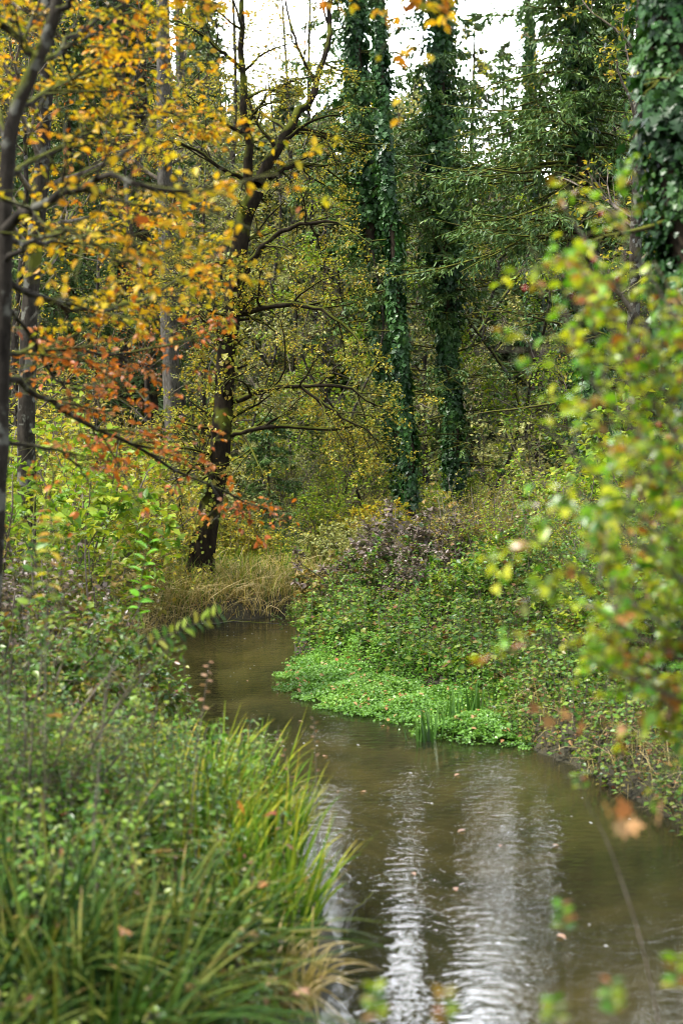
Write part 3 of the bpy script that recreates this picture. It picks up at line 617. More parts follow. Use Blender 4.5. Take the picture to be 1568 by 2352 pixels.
# ================================================================== PROTOTYPES
def proto_spruce(seed, H=18, l0=3.0, z0=.08, nb=190, needle=.14):
    rg = RNG(seed); P = spline([(0, 0, -.1), (.08 * rg.normal(), .08 * rg.normal(), H * .5), (0, 0, H)], 20); Rr = np.linspace(H * .013, .02, 20)
    items, cr = spruce_crown(rg, P, Rr, z0, 1., nb=nb, l0=l0, needle=needle, nsub=12, ntw=5)
    return build_tree('spruce_tree', '', 'tree', (0, 0, 0), P, Rr, 'bark_dark', cr, 'spruce_needle', items, 'twig', sides=7)
def proto_decid(seed, H=12, name='deciduous_tree', mat='yellow_small', t0=.15, nl=36, lsize=.085, ln=(1.2, 3.0), keep=.8, r0=.11, wander=.3):
    rg = RNG(seed); P = spline([(0, 0, -.1), (wander * rg.normal(), wander * rg.normal(), H * .35), (wander * rg.normal(), wander * rg.normal(), H * .7), (wander * rg.normal(), 0, H)], 22); Rr = np.linspace(r0, .02, 22)
    Q, r = kids(rg, P[None], Rr[None], nl, t=(t0, 1), ang=(40, 75), ln=ln, K=7, wob=.14, rf=.4, rmin=.01, rel=False, up=.3, tsh=.45)
    Q2, r2 = kids(rg, Q, r, 6, t=(.15, 1), ang=(30, 65), ln=(.3, .65), K=5, wob=.2, rf=.6, rmin=.005)
    Q3, r3 = kids(rg, Q2, r2, 4, t=(.1, 1), ang=(30, 65), ln=(.4, .8), K=4, wob=.2, rf=.6, rmin=.003)
    Lv = Leaves(); leaves_on(Lv, rg, Q3, 8, lsize, tilt=.6, hang=.3, off=.04, keep=keep)
    DEFMAT_set = mat
    e = build_tree(name, '', 'tree', (0, 0, 0), P, Rr, 'bark_beech', Lv, mat, [(Q, r, 5), (Q2, r2, 3), (Q3, r3, 3)], 'twig', sides=7)
    return e
def proto_shrub(seed, H=2.0, W=1.0, ns=14, lsize=.05, mat='olive_yellow', nn=7, keep=.9, name='shrub', n1=8, n2=5, arch=-.04, tpl='dia', width=.62, hang=.2, tilt=.5, spread=35, ln=(.28, .6)):
    rg = RNG(seed); az = rg.uniform(0, 2 * np.pi, ns); sp = np.radians(rg.uniform(2, spread, ns))
    base = np.stack([np.cos(az), np.sin(az), 0 * az], 1) * (rg.uniform(0, .25, ns) * W)[:, None]; base[:, 2] = -.05
    d = np.stack([np.cos(az) * np.sin(sp), np.sin(az) * np.sin(sp), np.cos(sp)], 1); K = 9; Q = np.empty((ns, K, 3)); Q[:, 0] = base
    st_ = (H * rg.uniform(.65, 1.1, ns) / (K - 1))[:, None]
    for j in range(1, K): d = unit(d + rg.normal(size=d.shape) * .09 + np.array([0, 0, arch])); Q[:, j] = Q[:, j - 1] + d * st_
    R0 = (.006 + .005 * H) * np.ones((ns, 1)) * np.linspace(1, .35, K)[None]
    A, ra = kids(rg, Q, R0, n1, t=(.12, 1), ang=(35, 70), ln=ln, K=6, wob=.15, rf=.5, rmin=.003, grav=.02)
    B, rb = kids(rg, A, ra, n2, t=(.1, 1), ang=(30, 65), ln=(.35, .7), K=4, wob=.15, rf=.6, rmin=.002)
    Lv = Leaves(); leaves_on(Lv, rg, B, nn, lsize, tpl, width, tilt, hang, keep=keep); leaves_on(Lv, rg, A, nn, lsize, tpl, width, tilt, hang, keep=keep * .8)
    e = thing(name, '', 'shrub'); ob('stems', tubes('stems', [(Q, R0, 5), (A, ra, 3), (B, rb, 3)]), 'twig', e); ob('foliage', Lv.mesh('foliage'), mat, e); return e

S1 = proto_spruce(101); S2 = proto_spruce(102, 16, 2.6, .05); S3 = proto_spruce(103, 3.2, 1.1, .05, 90, .09); S3.name = 'young_spruce'
D1 = proto_decid(111, lsize=.075, keep=.5); D2 = proto_decid(112, 10, t0=.1, nl=40, lsize=.07, keep=.4); D3 = proto_decid(113, 14, nl=30, keep=.3, ln=(1.2, 3.4))
D4 = proto_decid(115, 6, name='sapling_tree', t0=.12, nl=22, lsize=.075, ln=(.6, 1.6), keep=.5, r0=.035, wander=.35)
DEFMAT[D4.name] = 'hazel_green'
B5 = proto_shrub(125, 1.25, 1, 22, .08, n1=8, nn=6, spread=42, tilt=.38); B6 = proto_shrub(126, 1.4, .8, 16, .055, nn=5, n1=8, n2=4, spread=30); B1 = proto_shrub(121, 2.2, 1, 13, .09, n1=8, nn=5); B2 = proto_shrub(122, 1.2, 1, 22, .07, n1=9, spread=62, tilt=.38, nn=7); B3 = proto_shrub(123, 2.8, .8, 12, .12, spread=25, n2=4, nn=6, hang=.3)
B4 = proto_shrub(124, 2.4, .8, 14, .055, nn=4, keep=.7, n1=10, n2=6, spread=28)
for p, m_ in ((S1, 'spruce_needle'), (S2, 'spruce_needle'), (S3, 'spruce_needle'), (D1, 'yellow_small'), (D2, 'yellow_small'), (D3, 'yellow_small'), (B1, 'olive_yellow'), (B2, 'olive_yellow'), (B3, 'hazel_green'), (B4, 'olive_yellow'), (B5, 'purple_grey'), (B6, 'olive_yellow')): DEFMAT[p.name] = m_

def G(px, Y):                       # ground point under a bearing at a distance
    x = (px - 784) / FP * Y; return (x, Y, hz(x, Y))
rgp = RNG(5)
def put(proto, px, Y, label, mat=None, sc=1.0, group=None, dz=0):
    g = G(px, Y); return place(proto, label, (g[0], g[1], g[2] + dz), rgp.uniform(0, 6.28), sc, {'*': mat} if mat else None, group)
# ---- background trees (each a thing)
put(S1, 350, 37, 'dark spruce with hanging twigs rising at upper left behind the golden beech', 'spruce_needle', 1.15)
put(S2, 150, 36, 'dark spruce in deep shade behind the hazel thicket on the left', 'spruce_needle', .95)
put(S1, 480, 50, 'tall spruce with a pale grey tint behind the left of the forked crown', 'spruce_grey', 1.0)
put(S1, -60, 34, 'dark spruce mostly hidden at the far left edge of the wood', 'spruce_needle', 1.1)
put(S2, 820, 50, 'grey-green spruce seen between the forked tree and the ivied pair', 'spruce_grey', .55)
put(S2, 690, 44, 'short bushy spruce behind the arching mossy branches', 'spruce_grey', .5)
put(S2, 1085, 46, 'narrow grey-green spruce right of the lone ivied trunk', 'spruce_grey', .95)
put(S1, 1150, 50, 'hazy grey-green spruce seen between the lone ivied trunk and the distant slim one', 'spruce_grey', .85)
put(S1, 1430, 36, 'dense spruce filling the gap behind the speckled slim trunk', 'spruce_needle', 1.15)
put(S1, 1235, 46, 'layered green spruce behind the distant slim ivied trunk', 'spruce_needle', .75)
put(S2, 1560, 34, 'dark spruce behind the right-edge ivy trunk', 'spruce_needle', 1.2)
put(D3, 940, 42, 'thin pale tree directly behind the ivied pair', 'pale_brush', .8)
put(S3, 620, 24, 'small dark young spruce right of the foot of the leaning mossy tree', 'spruce_needle', .72)
put(S3, 545, 27, 'young spruce half hidden behind the leaning mossy trunk', 'spruce_needle', .55)
put(S3, 700, 30, 'young grey-green spruce in the thicket above the reed bank', 'spruce_grey', .85)
put(D1, 240, 26, 'golden leafed tree filling the wood left of the grey trunk', 'yellow_small', .55)
put(D2, 460, 27, 'yellow leafed tree close behind the leaning mossy trunk', 'pale_brush', .72)
put(D3, 640, 33, 'thin pale leafed tree behind the fork of the mossy tree', 'pale_brush', .72)
put(D1, 760, 36, 'pale yellow tree glowing left of the ivied pair', 'pale_brush', .78)
put(D2, 90, 22, 'yellow tree with fine leaves behind the second beech', 'yellow_small', .8)
put(D3, 560, 40, 'sparse tall tree with tiny golden leaves against the bright sky', 'yellow_small', 1.15)
put(D1, 650, 45, 'tall fine-leafed tree closing the sky behind the fork of the mossy tree', 'yellow_small', 1.3)
put(D1, 1040, 44, 'tall fine-leafed tree against the sky behind the lone ivied trunk', 'olive_yellow', 1.2)
put(D3, 690, 38, 'second sparse tall tree against the sky left of the ivied pair', 'yellow_small', 1.0)
put(D2, 850, 40, 'olive-yellow tree behind the billowing ivy', 'hazel_green', .9)
put(D2, 980, 36, 'yellow-green understorey tree between the ivied trunks', 'hazel_green', .75)
put(D3, 1110, 40, 'thin tree with scattered ochre leaves under the sky gap', 'olive_yellow', .8)
put(D1, 1250, 42, 'yellow maple-like tree behind the drooping spruce', 'pale_brush', .7)
put(D2, 1400, 30, 'green and yellow tree right of the drooping spruce trunk', 'hazel_green', .8)
put(D1, 1530, 26, 'yellow-green tree behind the blurred hawthorn at the right', 'olive_yellow', .9)
put(D3, 340, 34, 'slender tree with sparse rusty leaves left of the grey trunk', 'beech_rust', .8)
put(D1, -40, 24, 'leafy yellow tree at the left edge behind the beech stem', 'beech_yellow', .7)
# ---- slim saplings lighting up the understorey
for px, Y_, sc, mt, lb in [(610, 25, .85, 'pale_brush', 'slim sapling with pale yellow leaves right of the leaning trunk'), (670, 28, 1.0, 'hazel_green', 'light green sapling in the clearing under the arching branches'),
        (735, 26, .8, 'yellow_small', 'fine yellow sapling above the reed bank'), (800, 30, 1.2, 'hazel_green', 'green-yellow sapling left of the ivied pair'), (855, 27, .9, 'pale_brush', 'thin sapling touching the ivied pair on its left'),
        (985, 31, 1.3, 'pale_brush', 'sapling between the ivied trunks'), (1090, 30, 1.2, 'hazel_green', 'bright sapling just right of the lone ivied trunk'), (1160, 33, 1.5, 'pale_brush', 'tall olive sapling under the sky gap'),
        (1235, 28, 1.1, 'hazel_green', 'sapling before the distant slim ivied trunk'), (1400, 27, 1.3, 'hazel_green', 'leafy sapling right of the drooping spruce trunk'), (560, 30, 1.2, 'pale_brush', 'sapling behind the leaning trunk'), (450, 26, 1.0, 'yellow_small', 'sapling with amber leaves left of the leaning trunk')]:
    put(D4, px, Y_, lb, mt, sc)
# ---- understorey shrubs (each a thing)
HT = {B5.name: 1.25, B6.name: 1.4, B1.name: 2.3, B2.name: 1.1, B3.name: 2.9, B4.name: 2.4}
SH = [   # prototype, bearing, distance, photo row of its top, label, leaf colours
 (B3, 130, 13.5, 930, 'hazel bush with broad lime-yellow leaves on the left bank', 'hazel_green'),
 (B3, 205, 15.5, 985, 'taller hazel with yellow-green leaves right of the first hazel', 'hazel_green'),
 (B3, 40, 12, 950, 'hazel shoots with green leaves beside the slanting beech stem', 'hazel_green'),
 (B1, 255, 18, 1030, 'ochre leafed bush in front of the grey trunk', 'yellow_small'),
 (B6, 375, 21.5, 1110, 'twiggy bush with small brownish yellow leaves left of the mossy trunk', 'olive_yellow'),
 (B1, 60, 18, 900, 'olive-yellow bush deep on the left bank', 'olive_yellow'),
 (B1, 200, 20, 930, 'dense golden-olive bush behind the tall hazel', 'yellow_small'),
 (B6, 235, 17, 1180, 'brown-stemmed open bush above the left reeds', 'brown_twiggy'),
 (B6, 180, 11.5, 1200, 'low brownish bush in front of the hazels', 'brown_twiggy'),
 (B5, 560, 22, 1180, 'yellow and orange leafed bush just right of the mossy trunk foot', 'yellow_small'),
 (B1, 470, 24, 1030, 'olive bush behind the foot of the leaning tree', 'pale_brush'),
 (B4, 650, 27, 1000, 'tangle of fine stems with pale leaves behind the young spruce', 'pale_brush'),
 (B1, 740, 25, 1080, 'bright yellow-green bush above the straw-coloured reeds', 'hazel_green'),
 (B3, 690, 30, 880, 'tall green and yellow hazel under the arching mossy branches', 'hazel_green'),
 (B4, 780, 28, 1000, 'yellow speckled thicket bush left of the ivied pair', 'hazel_green'),
 (B5, 860, 24, 1150, 'yellow-leafed bush at the left foot of the ivied pair', 'beech_yellow'),
 (B5, 790, 21.6, 1190, 'olive thicket bush right of the reed bank', 'pale_brush'),
 (B5, 895, 18.3, 1200, 'broad bush with dull purple-brown leaves behind the watercress', 'purple_grey'),
 (B5, 1010, 17.8, 1165, 'purple-grey dogwood bush at the centre of the right bank', 'purple_grey'),
 (B5, 1105, 17.3, 1220, 'dark green low bush right of the dogwood', 'bramble_green'),
 (B2, 830, 17.8, 1320, 'green bramble mound leaning over the bend of the stream', 'bramble_green'),
 (B2, 745, 17.1, 1370, 'low bramble overhanging the water at the bend', 'bramble_green'),
 (B2, 700, 17.6, 1400, 'smallest bramble dipping into the water left of the others', 'bramble_green'),
 (B5, 940, 17.6, 1230, 'green bush low in front of the dogwood', 'bramble_green'),
 (B5, 840, 18.8, 1240, 'mixed purple and green bush above the bramble mound', 'brown_twiggy'),
 (B5, 870, 17.3, 1270, 'grey-green mixed bush beside the bend under the dogwood', 'bramble_green'),
 (B5, 980, 16.9, 1250, 'dull purple and green bush in front of the dogwood', 'purple_grey'),
 (B5, 1090, 16.2, 1270, 'fresh green bush over the middle of the cress', 'hazel_green'),
 (B5, 1180, 15.6, 1240, 'dark green bush over the right end of the cress', 'nettle_green'),
 (B1, 1280, 15.2, 1150, 'tall green and yellow bush above the muddy right bank', 'bramble_green'),
 (B1, 1400, 13.6, 1180, 'tall green bush above the right undercut', 'nettle_green'),
 (B5, 1510, 12.0, 1300, 'reddish flecked bush by the right edge', 'bramble_green'),
 (B6, 1050, 17.4, 1120, 'thin stemmed bush rising out of the dogwood', 'brown_twiggy'),
 (B4, 930, 18.6, 1150, 'twiggy grey-brown bush below the ivied pair', 'purple_grey'),
 (B4, 1160, 17.2, 1110, 'open twiggy green bush right of the lone ivied trunk', 'hazel_green'),
 (B4, 1080, 18.2, 1160, 'twiggy grey-brown bush below the lone ivied trunk', 'purple_grey'),
 (B5, 1060, 16.9, 1310, 'green leafed bush in front of the dogwood on its right', 'bramble_green'),
 (B2, 860, 16.8, 1440, 'low green bramble touching the left of the watercress', 'bramble_green'),
 (B2, 990, 16.1, 1460, 'low green bramble touching the middle of the watercress', 'nettle_green'),
 (B2, 1100, 15.2, 1480, 'low green bramble touching the right of the watercress', 'nettle_green'),
 (B5, 1220, 15.8, 1290, 'leafy green bush above the right brambles', 'bramble_green'),
 (B5, 1330, 14.6, 1290, 'leafy green bush above the muddy bank', 'hazel_green'),
 (B5, 1440, 13.2, 1290, 'leafy yellow-green bush near the right edge', 'hazel_green'),
 (B2, 930, 17.3, 1330, 'bramble mound rising directly behind the watercress', 'bramble_green'),
 (B2, 1040, 16.5, 1360, 'dark green nettle-like mound in the middle of the right bank', 'nettle_green'),
 (B2, 1160, 15.5, 1330, 'green bramble heap above the right end of the watercress', 'bramble_green'),
 (B2, 1270, 14.5, 1330, 'bramble bush with yellow flecked leaves right of the watercress', 'bramble_green'),
 (B2, 1390, 13.2, 1390, 'bramble bush with reddish leaves on the muddy right bank', 'bramble_green'),
 (B2, 1500, 11.8, 1400, 'bramble bush at the right edge above the dark undercut bank', 'bramble_green'),
 (B1, 1180, 21, 1080, 'tall green leafy bush between the lone ivied trunk and the slim ones', 'olive_yellow'),
 (B4, 1110, 23, 1090, 'brown-stemmed thicket with yellow leaves at the lone ivied trunk', 'olive_yellow'),
 (B4, 1260, 19, 1080, 'open twiggy bush with reddish brown stems on the right', 'brown_twiggy'),
 (B1, 1340, 18, 1050, 'green-yellow bush below the drooping spruce', 'hazel_green'),
 (B1, 1460, 16, 1100, 'dense green bush behind the blurred hawthorn', 'bramble_green'),
 (B4, 1400, 15, 1150, 'thin dark-stemmed bush over the right brambles', 'olive_yellow'),
 (B3, 1160, 20, 1130, 'sapling clump with pale broad leaves beside the dogwood', 'hazel_green'),
 (B1, 1060, 29.5, 1040, 'pale green bush behind the lone ivied trunk', 'hazel_green'),
 (B1, 985, 27, 1080, 'pale olive bush between the feet of the ivied trunks', 'hazel_green'),
 (B1, 1300, 26, 930, 'yellow-green bush around the thin dark trunk', 'pale_brush'),
 (B1, 1450, 24, 900, 'large green bush behind the speckled slim trunk', 'hazel_green'),
 (B3, 1540, 19, 850, 'tall hazel at the right edge of the wood', 'hazel_green'),
 (B1, 360, 26, 900, 'large ochre bush behind the grey trunk', 'olive_yellow'),
 (B1, 20, 27, 850, 'large dull yellow bush at the far left', 'olive_yellow'),
 (B1, 230, 30, 900, 'big brownish bush under the shaded spruce', 'brown_twiggy'),
 (B4, 120, 23, 880, 'twiggy yellow thicket behind the left hazels', 'yellow_small'),
 (B1, 860, 36, 960, 'green bush seen far off left of the ivied pair', 'hazel_green'),
 (B1, 1150, 36, 960, 'yellow-green bush far off beneath the hazy spruce', 'pale_brush'),
 (B1, 610, 36, 930, 'light green bush far off right of the leaning trunk', 'hazel_green'),
 (B2, 60, 9.3, 1370, 'bramble thicket on the left bank behind the foreground herbs', 'bramble_green'),
 (B2, 150, 11, 1440, 'green bramble thicket beside the water on the left', 'nettle_green'),
 (B6, 70, 10.5, 1220, 'grey-brown twiggy thicket by the slanting beech', 'purple_grey'),
 (B2, 1215, 17, 1230, 'mixed green bush behind the bramble heap', 'hazel_green'),
 (B4, 50, 6.6, 1400, 'blurred leafy thicket at the left edge of the near bank', 'nettle_green'),
 (B4, 210, 7.2, 1590, 'blurred open thicket left of the near sedges', 'olive_yellow'),
]
for pr, px, Y_, yt, lb, mt in SH:
    g = G(px, Y_); put(pr, px, Y_, lb, mt, max(.3, (at(px, yt, Y_)[2] - g[2]) / HT[pr.name]))

# ---- the far wood as one mass
def far_wood(name, label, seed, specs, mat, spruce=True):
    rg = RNG(seed); L_ = Leaves(); it = []
    for x, y, H, W in specs:
        z = hz(x, y); P = spline([(x, y, z), (x + rg.normal() * .2, y, z + H * .5), (x, y, z + H)], 12); Rr = np.linspace(.2, .04, 12); it.append((P[None], Rr[None], 5))
        n = int(1500 * H / 10 * W / 2.5); u = rg.random(n) ** .8; a = rg.uniform(0, 6.28, n)
        if spruce:
            ly = np.round(u * H / .5) * .5 / H; u = ly + rg.normal(0, .012, n)
            r = W * (1 - u * .92) * np.sqrt(rg.random(n)) * (1 + .3 * np.sin(a * 5 + ly * 40)); zz = z + .3 + u * H - r * .25
            d = np.stack([np.cos(a), np.sin(a), -.45 + 0 * a], 1); q = np.stack([x + r * np.cos(a), y + r * np.sin(a), zz], 1)
            L_.add('need', q, unit(d + rg.normal(size=d.shape) * .35), unit(np.array([0, 0, 1.]) + rg.normal(size=d.shape) * .4), rg.uniform(.3, .75, n), .55, rg.random(n) * .6 + .2 * rg.random())
        else:
            nb = 60; cx = rg.normal(size=(nb, 3)) * [W * .5, W * .5, H * .26] + [x, y, z + H * .52]; ci = rg.integers(0, nb, n * 3)
            q = cx[ci] + rg.normal(size=(n * 3, 3)) * [.5, .5, .28]; q[:, 2] = np.maximum(q[:, 2], z + .1)
            L_.add('dia', q, rg.normal(size=q.shape), unit(np.array([0, 0, 1.]) + rg.normal(size=q.shape) * .7), rg.uniform(.09, .17, n * 3), .7, .7 * rg.random(nb)[ci] + .3 * rg.random(n * 3))
    e = thing(name, label, 'wood'); e['kind'] = 'stuff'
    o1 = ob('crowns', L_.mesh('crowns'), mat, e, kind='stuff'); o2 = ob('trunks', tubes('trunks', it), 'bark_dark', e, kind='stuff'); return e
def skyline(px):     # highest photo row the far wood may reach, leaving the sky gaps open
    return np.interp(px, [-400, 300, 520, 560, 740, 800, 1040, 1075, 1140, 1300, 1340, 2000], [-300, -200, 60, 200, 200, 160, 200, 350, 400, 350, 0, -100])
rg = RNG(201); sp1 = []; sp2 = []
for Yb in (48, 56, 66, 80):
    for px in np.arange(-350, 1950, 95 * 50 / Yb):
        p = px + rg.normal() * 20; yy = Yb + rg.normal() * 2.5; x = (p - 784) / FP * yy
        Hm = at(p, skyline(p), yy)[2] - hz(x, yy); H = min(Hm, 24) * rg.uniform(.8, 1.0)
        (sp1 if rg.random() < .58 else sp2).append((x, yy, max(H, 4), rg.uniform(2.0, 3.2)))
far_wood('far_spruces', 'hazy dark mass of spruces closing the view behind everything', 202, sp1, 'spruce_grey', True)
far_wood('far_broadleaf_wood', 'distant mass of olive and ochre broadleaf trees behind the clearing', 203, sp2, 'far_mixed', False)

# ================================================================== GROUND COVER
CP = np.array([gnd(*a) for a in [(690, 1500), (640, 1530), (610, 1572), (650, 1605), (760, 1645), (880, 1660), (960, 1700), (1060, 1716), (1180, 1724), (1245, 1732), (1270, 1660), (1180, 1600), (1050, 1540), (900, 1500), (760, 1480)]])
rg = RNG(301)
# leaf litter over the banks
p = scatter(rg, 60000, -9, 9, 3, 32); L_ = Leaves()
L_.add('dia', p + [0, 0, .015], np.column_stack([rg.normal(size=(len(p), 2)), rg.normal(size=len(p)) * .2]), unit(np.array([0, 0, 1.]) + rg.normal(size=p.shape) * .3), rg.uniform(.03, .08, len(p)), .65, rg.random(len(p)))
ob('leaf_litter', L_.mesh('litter'), 'dry_leaf', kind='stuff', label='brown and ochre fallen leaves lying over the soil of both banks', category='litter')
def herbs(name, label, seed, n, x0, x1, y0, y1, h, nd, size, mat, cond=None, tpl='dia', width=.6, stems=True, hang=.15):
    rg = RNG(seed); p = scatter(rg, n, x0, x1, y0, y1, cond); L_ = Leaves(); S_ = []
    hh = h if np.ndim(h) == 0 else h; herb_points(L_, S_, rg, p, h if not callable(h) else h(p), nd, size, tpl, width, hang=hang)
    e = thing(name, label, 'undergrowth'); e['kind'] = 'stuff'
    ob('leaves', L_.mesh('leaves'), mat, e, kind='stuff'); ob('stalks', tubes('stalks', S_), 'twig', e, kind='stuff')
herbs('bank_herbs', 'knee-high green nettles and herbs covering the right bank behind the watercress', 302, 5200, -1.2, 9, 10, 26, .55, 5, .075, 'nettle_green', lambda p, d: (d > .0) & (p[:, 0] > -1.2 + 0 * d) & ~((p[:, 0] < .3) & (p[:, 1] > 19)), width=.65)
herbs('marsh_herbs', 'low bright green herbs rising from the watercress up the right bank', 308, 2400, -1.0, 3.4, 11.5, 19.2, lambda p: .12 + .26 * np.clip(sdist(p[:, :2]), 0, 1.6) + .1 * vn(p[:, 0], p[:, 1], 5), 5, .075, 'nettle_green', lambda p, d: (d > -.35) & (d < 1.6) & ((p[:, 0] > -.2) | (p[:, 1] < 18.2)) & (in_poly(p, CP) | (d > 0)), width=.7)
herbs('bramble_carpet', 'darker bramble leaves mixed with reddish ones climbing the right bank', 309, 2200, -1.0, 4.5, 12, 19.5, lambda p: .25 + .3 * np.clip(sdist(p[:, :2]), 0, 1.6) + .15 * vn(p[:, 0], p[:, 1], 4, 2), 6, .095, 'bramble_green', lambda p, d: (d > .1) & ((p[:, 0] > .1) | (p[:, 1] < 18.2)), width=.75)
herbs('far_bank_herbs', 'mixed yellow-green herbs covering the wood floor beyond the bend', 303, 5200, -9, 9, 20, 36, .7, 6, .075, 'olive_yellow', lambda p, d: d > 1.2)
herbs('left_bank_herbs', 'grey-green nettles and herbs filling the left bank', 304, 4200, -5.5, -.3, 7.5, 20, .42, 6, .06, 'olive_yellow', lambda p, d: d > .4)
herbs('near_herbs', 'blurred pale green nettle patch on the near left bank', 305, 2100, -2.8, -.4, 5.3, 8.4, .58, 7, .062, 'nettle_green', lambda p, d: (d > .12) & (p[:, 0] < -.75 - .25 * (6.2 - p[:, 1])), width=.65, tpl='ova')
herbs('bramble_runners', 'low green and reddish leaves trailing over the muddy right bank', 306, 4200, 1.2, 6, 7, 15, .34, 6, .055, 'bramble_green', lambda p, d: d > -.10, width=.7)
# watercress
rg = RNG(307); q = np.stack([rg.uniform(CP[:, 0].min(), CP[:, 0].max(), 150000), rg.uniform(CP[:, 1].min(), CP[:, 1].max(), 150000)], 1)
dd = seg_dist(q, CP); ins = in_poly(q, CP); edge = .10 * vn(q[:, 0], q[:, 1], 7) + .07 * vn(q[:, 0], q[:, 1], 17) + .05; k = (ins & (dd > .02 + edge) & (rg.random(len(q)) < .22 + dd * 2.2) & (vn(q[:, 0], q[:, 1], 9, 3) + .6 * vn(q[:, 0], q[:, 1], 23, 5) > -.75 + .5 * (dd < .25))) ; q = q[k]; dd = dd[k]
hgt = np.maximum(height(q), 0) + .02 + .16 * sst(0, .6, dd) * (.7 + .5 * vn(q[:, 0], q[:, 1], 4.5)) * 1.0
zz = hgt * rg.random(len(q)) ** .35
L_ = Leaves(); L_.add('ova', np.column_stack([q, np.maximum(zz, .012)]), np.column_stack([rg.normal(size=(len(q), 2)), rg.normal(size=len(q)) * .35]), unit(np.array([0, 0, 1.]) + rg.normal(size=(len(q), 3)) * .35), rg.uniform(.014, .034, len(q)) * (1 + .5 * (rg.random(len(q)) < .08)), .85, .5 * rg.random(len(q)) + .5 * np.clip(.5 + .5 * vn(q[:, 0], q[:, 1], 3, 4) - .0 * dd, 0, 1))
ob('watercress', L_.mesh('watercress'), 'cress', kind='stuff', label='bright green watercress mat floating along the right side of the stream', category='watercress')

kq = rg.random(len(q)) < .006; qq = np.column_stack([q[kq], zz[kq] + .03]); L_ = Leaves()
L_.add('ova', qq, np.column_stack([rg.normal(size=(len(qq), 2)), rg.normal(size=len(qq)) * .3]), unit(np.array([0, 0, 1.]) + rg.normal(size=qq.shape) * .5), rg.uniform(.03, .06, len(qq)), .6, rg.random(len(qq)))
ob('cress_litter', L_.mesh('cress_litter'), 'dry_leaf', kind='stuff', label='scattered dead leaves lying on the watercress', category='litter')
# ---- reed and grass fringe on the far and left banks
def fringe(name, label, seed, n, x0, x1, y0, y1, h, mat, cond, wid=.008, **kw):
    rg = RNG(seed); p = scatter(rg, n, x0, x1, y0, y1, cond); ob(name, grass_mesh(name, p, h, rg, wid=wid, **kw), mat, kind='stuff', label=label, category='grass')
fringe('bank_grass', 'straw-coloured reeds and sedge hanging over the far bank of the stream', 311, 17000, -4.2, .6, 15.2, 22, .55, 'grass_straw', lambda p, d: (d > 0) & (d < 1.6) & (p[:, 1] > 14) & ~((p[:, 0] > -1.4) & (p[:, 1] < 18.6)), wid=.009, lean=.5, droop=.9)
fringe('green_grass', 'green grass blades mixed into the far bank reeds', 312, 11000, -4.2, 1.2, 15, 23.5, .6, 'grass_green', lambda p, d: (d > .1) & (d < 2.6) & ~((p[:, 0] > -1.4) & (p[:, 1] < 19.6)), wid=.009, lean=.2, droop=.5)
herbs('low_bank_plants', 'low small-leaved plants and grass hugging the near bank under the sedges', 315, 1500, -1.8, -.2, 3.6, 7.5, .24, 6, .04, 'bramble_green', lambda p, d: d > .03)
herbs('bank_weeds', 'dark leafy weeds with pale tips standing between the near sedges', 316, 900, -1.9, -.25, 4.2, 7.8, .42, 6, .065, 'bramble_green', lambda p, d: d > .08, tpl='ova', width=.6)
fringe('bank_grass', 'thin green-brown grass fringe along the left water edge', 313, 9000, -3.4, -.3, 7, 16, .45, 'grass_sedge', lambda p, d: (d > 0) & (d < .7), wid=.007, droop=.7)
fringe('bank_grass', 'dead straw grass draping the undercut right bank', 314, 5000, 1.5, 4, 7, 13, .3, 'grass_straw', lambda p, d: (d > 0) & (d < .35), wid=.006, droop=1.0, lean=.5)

# ---- sedge tussocks on the near left bank
TS = [(-.80, 4.6, .68, 520, 'large dark sedge tussock arching at the bottom left', 'grass_sedge'), (-1.15, 5.1, .66, 520, 'sedge tussock with long swept blades left of the biggest one', 'grass_sedge'),
      (-.66, 5.4, .62, 420, 'green sedge tussock behind the arching one', 'grass_sedge'), (-.30, 6.35, .46, 200, 'upright bright green sedge clump standing at the water edge', 'grass_green'),
      (-.42, 7.1, .50, 190, 'yellow-tipped sedge clump beyond the bright green one', 'grass_green'), (-.82, 7.6, .58, 240, 'tall yellow-green sedge clump in front of the pool bend', 'grass_green'),
      (-.55, 8.1, .50, 150, 'thin sedge clump leaning out over the water', 'grass_green'), (-1.25, 4.3, .55, 380, 'sedge tussock in the very bottom left corner', 'grass_sedge'),
      (-.52, 4.5, .34, 220, 'low sedge tussock hanging over the bottom edge of the bank', 'grass_sedge'), (-.28, 5.7, .28, 160, 'pale drooping sedge clump at the near water edge', 'grass_straw'),
      (-.40, 6.0, .36, 180, 'small reddish sedge tuft beside the upright green clump', 'grass_green'), (-.62, 6.5, .50, 210, 'sedge clump in the middle of the near bank', 'grass_green'), (-1.15, 6.2, .55, 260, 'sedge clump half buried in the nettles', 'grass_sedge'),
      (-.68, 7.0, .52, 200, 'yellow-green sedge clump left of the yellow-tipped one', 'grass_green')]
for i, (x, y, h, n, lb, mt) in enumerate(TS):
    rg = RNG(400 + i); g = hz(x, y); n = int(n * (.8 if mt == 'grass_sedge' else 1.1)); a = rg.uniform(0, 6.28, n); r = .2 * np.sqrt(rg.random(n)); p = np.stack([r * np.cos(a), r * np.sin(a), np.zeros(n) - .03], 1)
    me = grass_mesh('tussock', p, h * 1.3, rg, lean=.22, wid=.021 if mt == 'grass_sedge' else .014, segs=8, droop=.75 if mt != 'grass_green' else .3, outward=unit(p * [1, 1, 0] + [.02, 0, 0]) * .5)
    o = ob('sedge_tussock', me, mt, label=lb, category='grass tussock', group='sedge tussocks on the near bank'); o.location = (x, y, g)
